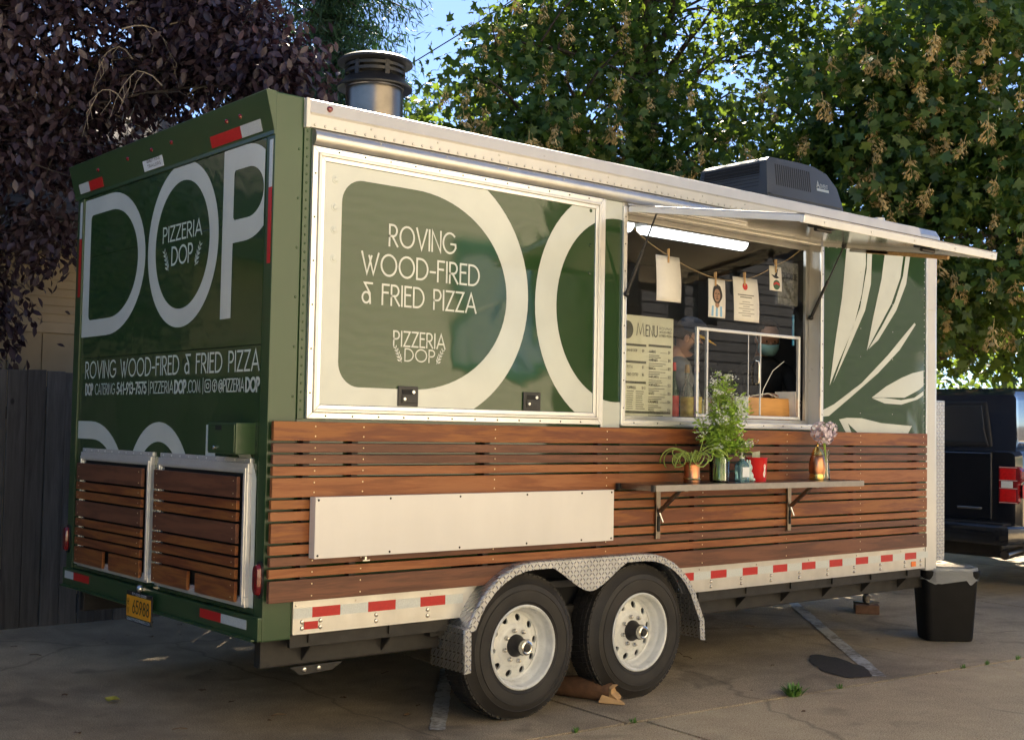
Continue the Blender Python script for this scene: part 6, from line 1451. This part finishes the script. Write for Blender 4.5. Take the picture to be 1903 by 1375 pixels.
def make_tree(name, label, base, trunk_pts, trunk_r, blobs, leafkind, size, per, spread, mat, droop=.9, jit=.55, nlimb=26, n_leaf_parts=300, seeds=0, limb_r=.09, parent_kind='tree'):
    t = thing(name, label, parent_kind, base)
    tmpl, tris = leafkind; C_, O_ = [], []
    for (c, r, n) in blobs:
        d = RNG.normal(0, 1, (n, 3)); d /= np.linalg.norm(d, axis=1)[:, None]; rad = RNG.uniform(.15, 1, n)**.42
        C_.append(np.array(c)+d*rad[:, None]*np.array(r)); O_.append(d)
    C_ = np.concatenate(C_); O_ = np.concatenate(O_); ok = C_[:, 2] > 1.6; C_, O_ = C_[ok], O_[ok]
    # trunk and limbs
    mb = MB(); mb.tube(trunk_pts, trunk_r, 12); tp = [Vector(p) for p in trunk_pts]
    idx = RNG.choice(len(C_), min(nlimb, len(C_)), replace=False)
    for i in idx:
        e = Vector(C_[i]); k = min(range(1, len(tp)), key=lambda q: (tp[q]-e).length+ (1.0 if tp[q].z > e.z else 0)); s0 = tp[k]; L_ = (e-s0).length
        pts = [s0]; 
        for j in range(1, 7):
            q = s0.lerp(e, j/6); q.z += math.sin(math.pi*j/6)*L_*.10; q += Vector((random.gauss(0,.05), random.gauss(0,.05), random.gauss(0,.05)))*L_*.35*(j < 6); pts.append(q)
        r0 = limb_r*random.uniform(.6, 1.1); mb.tube(pts, [r0*(1-.14*j) for j in range(7)], 7)
        for j in range(3, 6):
            for _ in range(2):
                e2 = pts[j]+Vector((random.gauss(0,.6), random.gauss(0,.6), random.gauss(.1,.4))); mb.tube([pts[j], (pts[j]+e2)/2+Vector((0,0,.08)), e2], [r0*.30, r0*.2, r0*.08], 5, False)
    mb.build('trunk', 'barkt', t, smooth=60, fixn=False)
    n = len(C_)*per; ci = np.repeat(np.arange(len(C_)), per); P = C_[ci]+RNG.normal(0, 1, (n, 3))*np.array(spread); out = O_[ci]*.7+(P-C_[ci]); out /= np.linalg.norm(out, axis=1)[:, None]+1e-6
    V, Fc, Fm, s = leaves(P, out, tmpl, tris, size, droop, jit)
    # the largest showing leaves become parts of their own
    d = np.linalg.norm(P-CAMP, axis=1)/s; big = np.zeros(n, bool); 
    if n_leaf_parts:
        cut = np.argsort(d)[:n_leaf_parts]; big[cut] = True
    keep = ~big; k = len(tmpl); Vk = V[keep].reshape(-1, 3); Fk = np.array(tris)[None]+(np.arange(keep.sum())*k)[:, None, None]
    base_v = np.array(base)
    me = mesh_np('crown', Vk, Fk.reshape(-1, 3), mat); o = bpy.data.objects.new('crown', me); COL.objects.link(o); attach(o, t); stuff(o)
    if n_leaf_parts:
        lm_ = mesh_np('leaf', tmpl, np.array(tris), mat)
        for i in np.where(big)[0]:
            o = bpy.data.objects.new('leaf', lm_); COL.objects.link(o); mt = Matrix([list(Fm[i][r]*s[i])+[P[i][r]-base_v[r]] for r in range(3)]+[[0,0,0,1]]); o.parent = t; o.matrix_local = mt
    if seeds:
        sm = MB(); rr = random.Random(9)
        for k in range(38):
            z = -.01-.15*rr.random(); a_ = rr.uniform(0, 6.28); r_ = .012+.04*rr.random(); c = Vector((r_*math.cos(a_), r_*math.sin(a_), z)); w_ = Vector((math.cos(a_+.6), math.sin(a_+.6), -1.1)).normalized()*.036; sd = Vector((-math.sin(a_), math.cos(a_), .2))*.008
            sm.add([c, c+w_*.6+sd, c+w_, c+w_*.5-sd], [(0,1,2,3)]); sm.add([c, c-w_*.25+sd*1.6+Vector((0,0,-.022)), c+Vector((sd.x*3, sd.y*3, -.036)), c+Vector((sd.x, sd.y, -.02))], [(0,1,2,3)])
        sm.tube([(0,0,.03),(0,0,-.15)], .0018, 4); so_ = sm.build('seed_cluster', 'seed', None, fixn=False); sme = so_.data; bpy.data.objects.remove(so_)
        d2 = np.linalg.norm(C_-CAMP, axis=1); od = C_-np.array(base)-0; cand = np.argsort(d2)[:int(len(C_)*.45)]; pick = RNG.choice(cand, min(seeds, len(cand)), replace=False)
        for i in pick:
            tw = CAMP-C_[i]; tw /= np.linalg.norm(tw); p = C_[i]+tw*RNG.uniform(.25, .6)+RNG.normal(0, .2, 3); o = bpy.data.objects.new('seed_cluster', sme); COL.objects.link(o); o.parent = t; o.location = p-base_v; o.rotation_euler = (RNG.normal(0,.15), RNG.normal(0,.15), RNG.uniform(0, 6.28)); s_ = RNG.uniform(.8, 1.5); o.scale = (s_*1.25, s_*1.25, s_*1.25)
    return t
ML, OL = maple_leaf(), oval_leaf()
make_tree('maple_tree', 'large green maple with hanging seed clusters behind the trailer', (10.6, 8.4, 0), [(10.6,8.4,-.1),(10.5,8.2,2.4),(10.2,7.7,4.2),(9.9,7.2,6),(10.2,7.6,8),(10.6,8.0,10)], [.42,.34,.28,.22,.16,.08],
  [((6.47,7.08,5.19), (0.75,0.9,0.75), 19), ((7.32,6.97,5.95), (0.9,1,0.8), 23), ((8.16,6.87,6.81), (0.9,1,0.8), 23), ((7.25,6.44,4.88), (1.1,1,0.7), 26), ((8.34,6.13,5.77), (0.9,1,0.8), 22), ((8.19,5.67,4.56), (1.2,1,0.7), 26), ((8.91,6.84,7.72), (1.2,1.2,0.8), 24), ((9.34,5.35,4.75), (1.2,1,0.8), 26), ((10.11,5.85,7.38), (0.9,1,0.6), 14), ((10.24,5.20,5.51), (0.8,1,0.8), 17), ((9.82,6.78,6.85), (0.5,0.6,0.5), 7), ((10.92,5.20,6.81), (0.9,1,0.9), 22), ((10.68,4.91,4.23), (1.2,1,0.8), 22), ((9.88,5.61,3.85), (1.2,0.8,0.6), 14), ((8.2,6.6,3.3), (2.2,1.0,.8), 24), ((11.0,8.3,10.9), (4.2,3.4,2.2), 120)],  # last blob: high crown out of view, added for shade
  ML, .092, 66, (.26,.26,.18), 'maple', jit=.95, seeds=170, nlimb=70, limb_r=.075)
make_tree('maple_tree', 'nearer maple with drooping boughs beyond the pickup truck', (13.6, 5.4, 0), [(13.6,5.4,-.1),(13.4,5.2,2.4),(13.1,4.8,4.6),(12.9,4.5,7),(13.4,4.4,9.5)], [.5,.40,.32,.22,.08],
  [((10.30,3.83,5.76), (1,1,1), 30), ((10.26,3.95,4.41), (1.1,1,0.9), 29), ((10.55,2.94,6.22), (1.1,1,1), 32), ((10.51,3.05,4.86), (1.1,1,1), 35), ((11.18,2.46,5.39), (1.1,1,1.1), 35), ((11.15,2.58,3.77), (1.1,1,0.9), 32), ((10.92,3.45,3.35), (0.9,0.9,0.6), 19), ((12.35,2.94,2.88), (1,0.9,0.5), 16), ((11.27,4.47,3.31), (0.9,0.8,0.5), 13), ((12.36,2.17,4.66), (1.2,1,1.3), 29), ((12.25,2.74,7.45), (1.5,1.2,0.9), 29), ((14.2,4.2,9.8), (3.8,3.2,2.2), 130), ((14.5,4.0,4.5), (2.0,2.0,2.0), 60)],  # second last blob: unseen upper crown, added to block sun
  ML, .102, 66, (.27,.27,.19), 'maple', jit=.95, seeds=170, nlimb=60, limb_r=.08)
make_tree('plum_tree', 'dark purple leaved plum tree hanging over fence and trailer', (-.9, 5.3, 0), [(-.9,5.3,-.1),(-.8,5.25,1.8),(-.4,5.2,3.4),(.2,5.0,5.0),(.6,4.9,7)], [.22,.18,.14,.10,.04],
  [((.6,4.7,4.6), (1.3,.7,.75), 110), ((1.60,3.89,4.53), (0.55,0.5,0.35), 60), ((1.79,3.36,4.20), (0.28,0.4,0.12), 20), ((1.67,4.30,5.45), (0.5,0.8,0.4), 40), ((-.6,4.9,4.2), (1.0,.7,1.1), 80), ((.0,4.75,5.9), (1.7,1.4,1.1), 120), ((.12,5.15,2.55), (.30,.28,.62), 24), ((.62,4.9,3.02), (.35,.25,.22), 9), ((-1.4,5.2,3.0), (.8,.6,.9), 40), ((.5,4.6,3.6), (.9,.35,.25), 26)],
  OL, .047, 95, (.17,.17,.13), 'plum', droop=1.1, nlimb=36, limb_r=.035)
make_tree('added_shade_tree', 'tall green shade tree added out of view behind the tan house and plum', (4.2, 11.4, 0), [(4.2,11.4,-.1),(4.2,11.3,4),(4.2,11.1,8),(4.4,10.9,10.5)], [.36,.3,.2,.08],  # added tree; its crown above the view keeps sun off the left ground
  [((3.6,10.6,10.4), (3.4,2.4,1.9), 150), ((7.2,10.2,11.2), (2.6,2.4,1.7), 110), ((.6,9.0,9.4), (2.4,2.0,1.6), 90), ((6.6,9.7,9.75), (1.9,1.6,1.0), 70)],
  ML, .15, 42, (.42,.42,.28), 'maple', n_leaf_parts=0)
# evergreens on the camera's left, across the lot: they keep the trailer's tail in shade and show in its paint
for k, (x, y, h_) in enumerate(((-9.5,5.5,6), (-10.0,2.4,5.4), (-9.6,-.6,5.0), (-10.2,-3.6,5.6), (-9.8,-6.6,5.2))):
    ev = thing('evergreen_tree', ['evergreen nearest the tan house, left of the lot', 'second evergreen along the left of the lot', 'middle evergreen along the left of the lot', 'fourth evergreen along the left of the lot', 'evergreen farthest from the tan house, left of the lot'][k], 'tree', (x, y, 0), 'evergreens left of the lot')
    MB().tube([(x,y,-.1),(x,y,h_*.9)], [.2,.04], 8).build('trunk', 'barkt', ev)
    n = 5200; zz = RNG.uniform(0, 1, n)**1.3; rr_ = (1.9*(1-zz)**.7+.15)*RNG.uniform(.3, 1, n)**.4; aa = RNG.uniform(0, 6.283, n); P_ = np.stack([x+rr_*np.cos(aa), y+rr_*np.sin(aa), .2+zz*(h_-.2)], 1)
    V, Fc, _, _ = leaves(P_, np.stack([np.cos(aa), np.sin(aa), aa*0], 1), OL[0], OL[1], .16, .6, .6)
    o = bpy.data.objects.new('crown', mesh_np('crown', V.reshape(-1, 3), Fc.reshape(-1, 3), 'conifer')); COL.objects.link(o); attach(o, ev); stuff(o)
# bare arching twigs in front of the plum crown
bt = bpy.data.objects
plum = [o for o in COL.objects if o.name == 'plum_tree'][0]; PB = Vector((-.9, 5.3, 0))
rr = random.Random(4)
for k, (x, z) in enumerate(((1.10,4.55),(1.25,4.75),(1.55,4.35),(.92,4.30),(1.02,4.05),(1.75,4.2),(1.35,4.1),(.75,4.45),(1.5,4.6),(.85,3.95))):
    p = Vector((x, 3.72+rr.uniform(-.15,.2), z)); a_ = rr.uniform(-.6, .6); pts = [p]
    dx = rr.choice((-1, 1))*rr.uniform(.05, .11)
    for j in range(7): p = p+Vector((dx*(1-j*.08), rr.uniform(-.02,.02), .05-j*.032+rr.uniform(-.012,.012))); pts.append(p)
    mb = MB(); mb.tube(pts, [.006*(1-.11*j) for j in range(8)], 5)
    for j in (2, 4, 5): q = pts[j]; mb.tube([q, q+Vector((dx*.5+rr.uniform(-.05,.05), 0, -.08)), q+Vector((dx*.6+rr.uniform(-.05,.05), 0, -.2))], [.003, .0025, .0015], 4)
    mb.build('bare_twig', 'deadtwig', plum, smooth=True, fixn=False)
# conifer far behind
cf = thing('conifer_tree', 'tall blue green conifer far behind the flue', 'tree', (8.6, 13.7, 0))
MB().tube([(8.6,13.7,-.1),(8.6,13.7,6),(8.65,13.7,14)], [.4,.3,.06], 12).build('trunk', 'barkt', cf, smooth=True)
Pn, Dn = [], []; lb = MB()
for k in range(150):
    z = 3.0+11*(k/150)**1.05; a_ = k*2.4+RNG.uniform(-.3,.3); ln = (14.6-z)*.22*RNG.uniform(.65, 1.1)+.3; pv = None
    for j in range(16):
        t = (j+1)/16; p = np.array((8.6+ln*t*math.cos(a_), 13.7+ln*t*math.sin(a_), z+.25*ln*t-.5*ln*t*t)); 
        m_ = 26; w_ = .12+.30*t*(1.15-t)*1.6; q = p+RNG.normal(0, 1, (m_, 3))*np.array((w_, w_, .11)); q[:, 2] -= np.abs(RNG.normal(0, .16, m_)); Pn.append(q); Dn.append(np.tile((math.cos(a_), math.sin(a_), -.3), (m_, 1)))
    lb.tube([(8.6,13.7,z), (8.6+ln*.5*math.cos(a_),13.7+ln*.5*math.sin(a_),z), (8.6+ln*math.cos(a_),13.7+ln*math.sin(a_),z-.25*ln)], [.04,.025,.008], 5, False)
lb.build('limbs', 'barkt', cf, fixn=False)
Pn = np.concatenate(Pn); Dn = np.concatenate(Dn); nl = (np.array([(0,-1,0),(.16,-.3,.03),(0,1,-.1),(-.16,-.3,.03)]), [(0,1,2),(0,2,3)])
V, Fc, _, _ = leaves(Pn, Dn, nl[0], nl[1], .10, 1.0, .8)
o = bpy.data.objects.new('crown', mesh_np('crown', V.reshape(-1, 3), Fc.reshape(-1, 3), 'conifer')); COL.objects.link(o); attach(o, cf); stuff(o)
# hedge mass low behind fence and truck, so no bare horizon shows
hb = thing('laurel_hedge', 'dark green hedge behind the fence and the pickup truck', 'hedge', (9.5, 11.5, 0))
Ch = np.stack([RNG.uniform(3.5, 22, 420), RNG.normal(10.5, .8, 420)-np.zeros(420), RNG.uniform(.2, 3.2, 420)], 1); Ch[:, 1] -= np.clip(Ch[:, 0]-12, 0, 12)*.55
Ph = np.repeat(Ch, 60, 0)+RNG.normal(0, .35, (420*60, 3)); Ph[:, 2] = np.abs(Ph[:, 2])
V, Fc, _, _ = leaves(Ph, np.tile((-.5, -.8, .2), (len(Ph), 1)), OL[0], OL[1], .09, .5, .6)
o = bpy.data.objects.new('foliage', mesh_np('foliage', V.reshape(-1, 3), Fc.reshape(-1, 3), 'maple')); COL.objects.link(o); attach(o, hb); stuff(o)
for k in range(9): MB().tube([(4.5+k*2,10.6-max(0,(4.5+k*2-12))*.55,-.1),(4.5+k*2,10.6-max(0,(4.5+k*2-12))*.55,2.2)], .05, 6).build('stem', 'barkt', hb)
# overhead wires
for p0, p1, lab in (((6.2,19.6,5.2), (15.4,11.6,12.5), 'thin utility wire crossing the sky right of the conifer'), ((12.6,14.2,5.9), (21.4,7.2,11.6), 'thin utility wire seen through the gap in the maple')):
    p0, p1 = Vector(p0), Vector(p1); pts = [p0.lerp(p1, i/14)-Vector((0,0,.5*math.sin(math.pi*i/14))) for i in range(15)]
    tag(MB().tube(pts, .012, 6).build('utility_wire', 'steel_dark', None, smooth=True), lab, 'wire', 'utility wires')
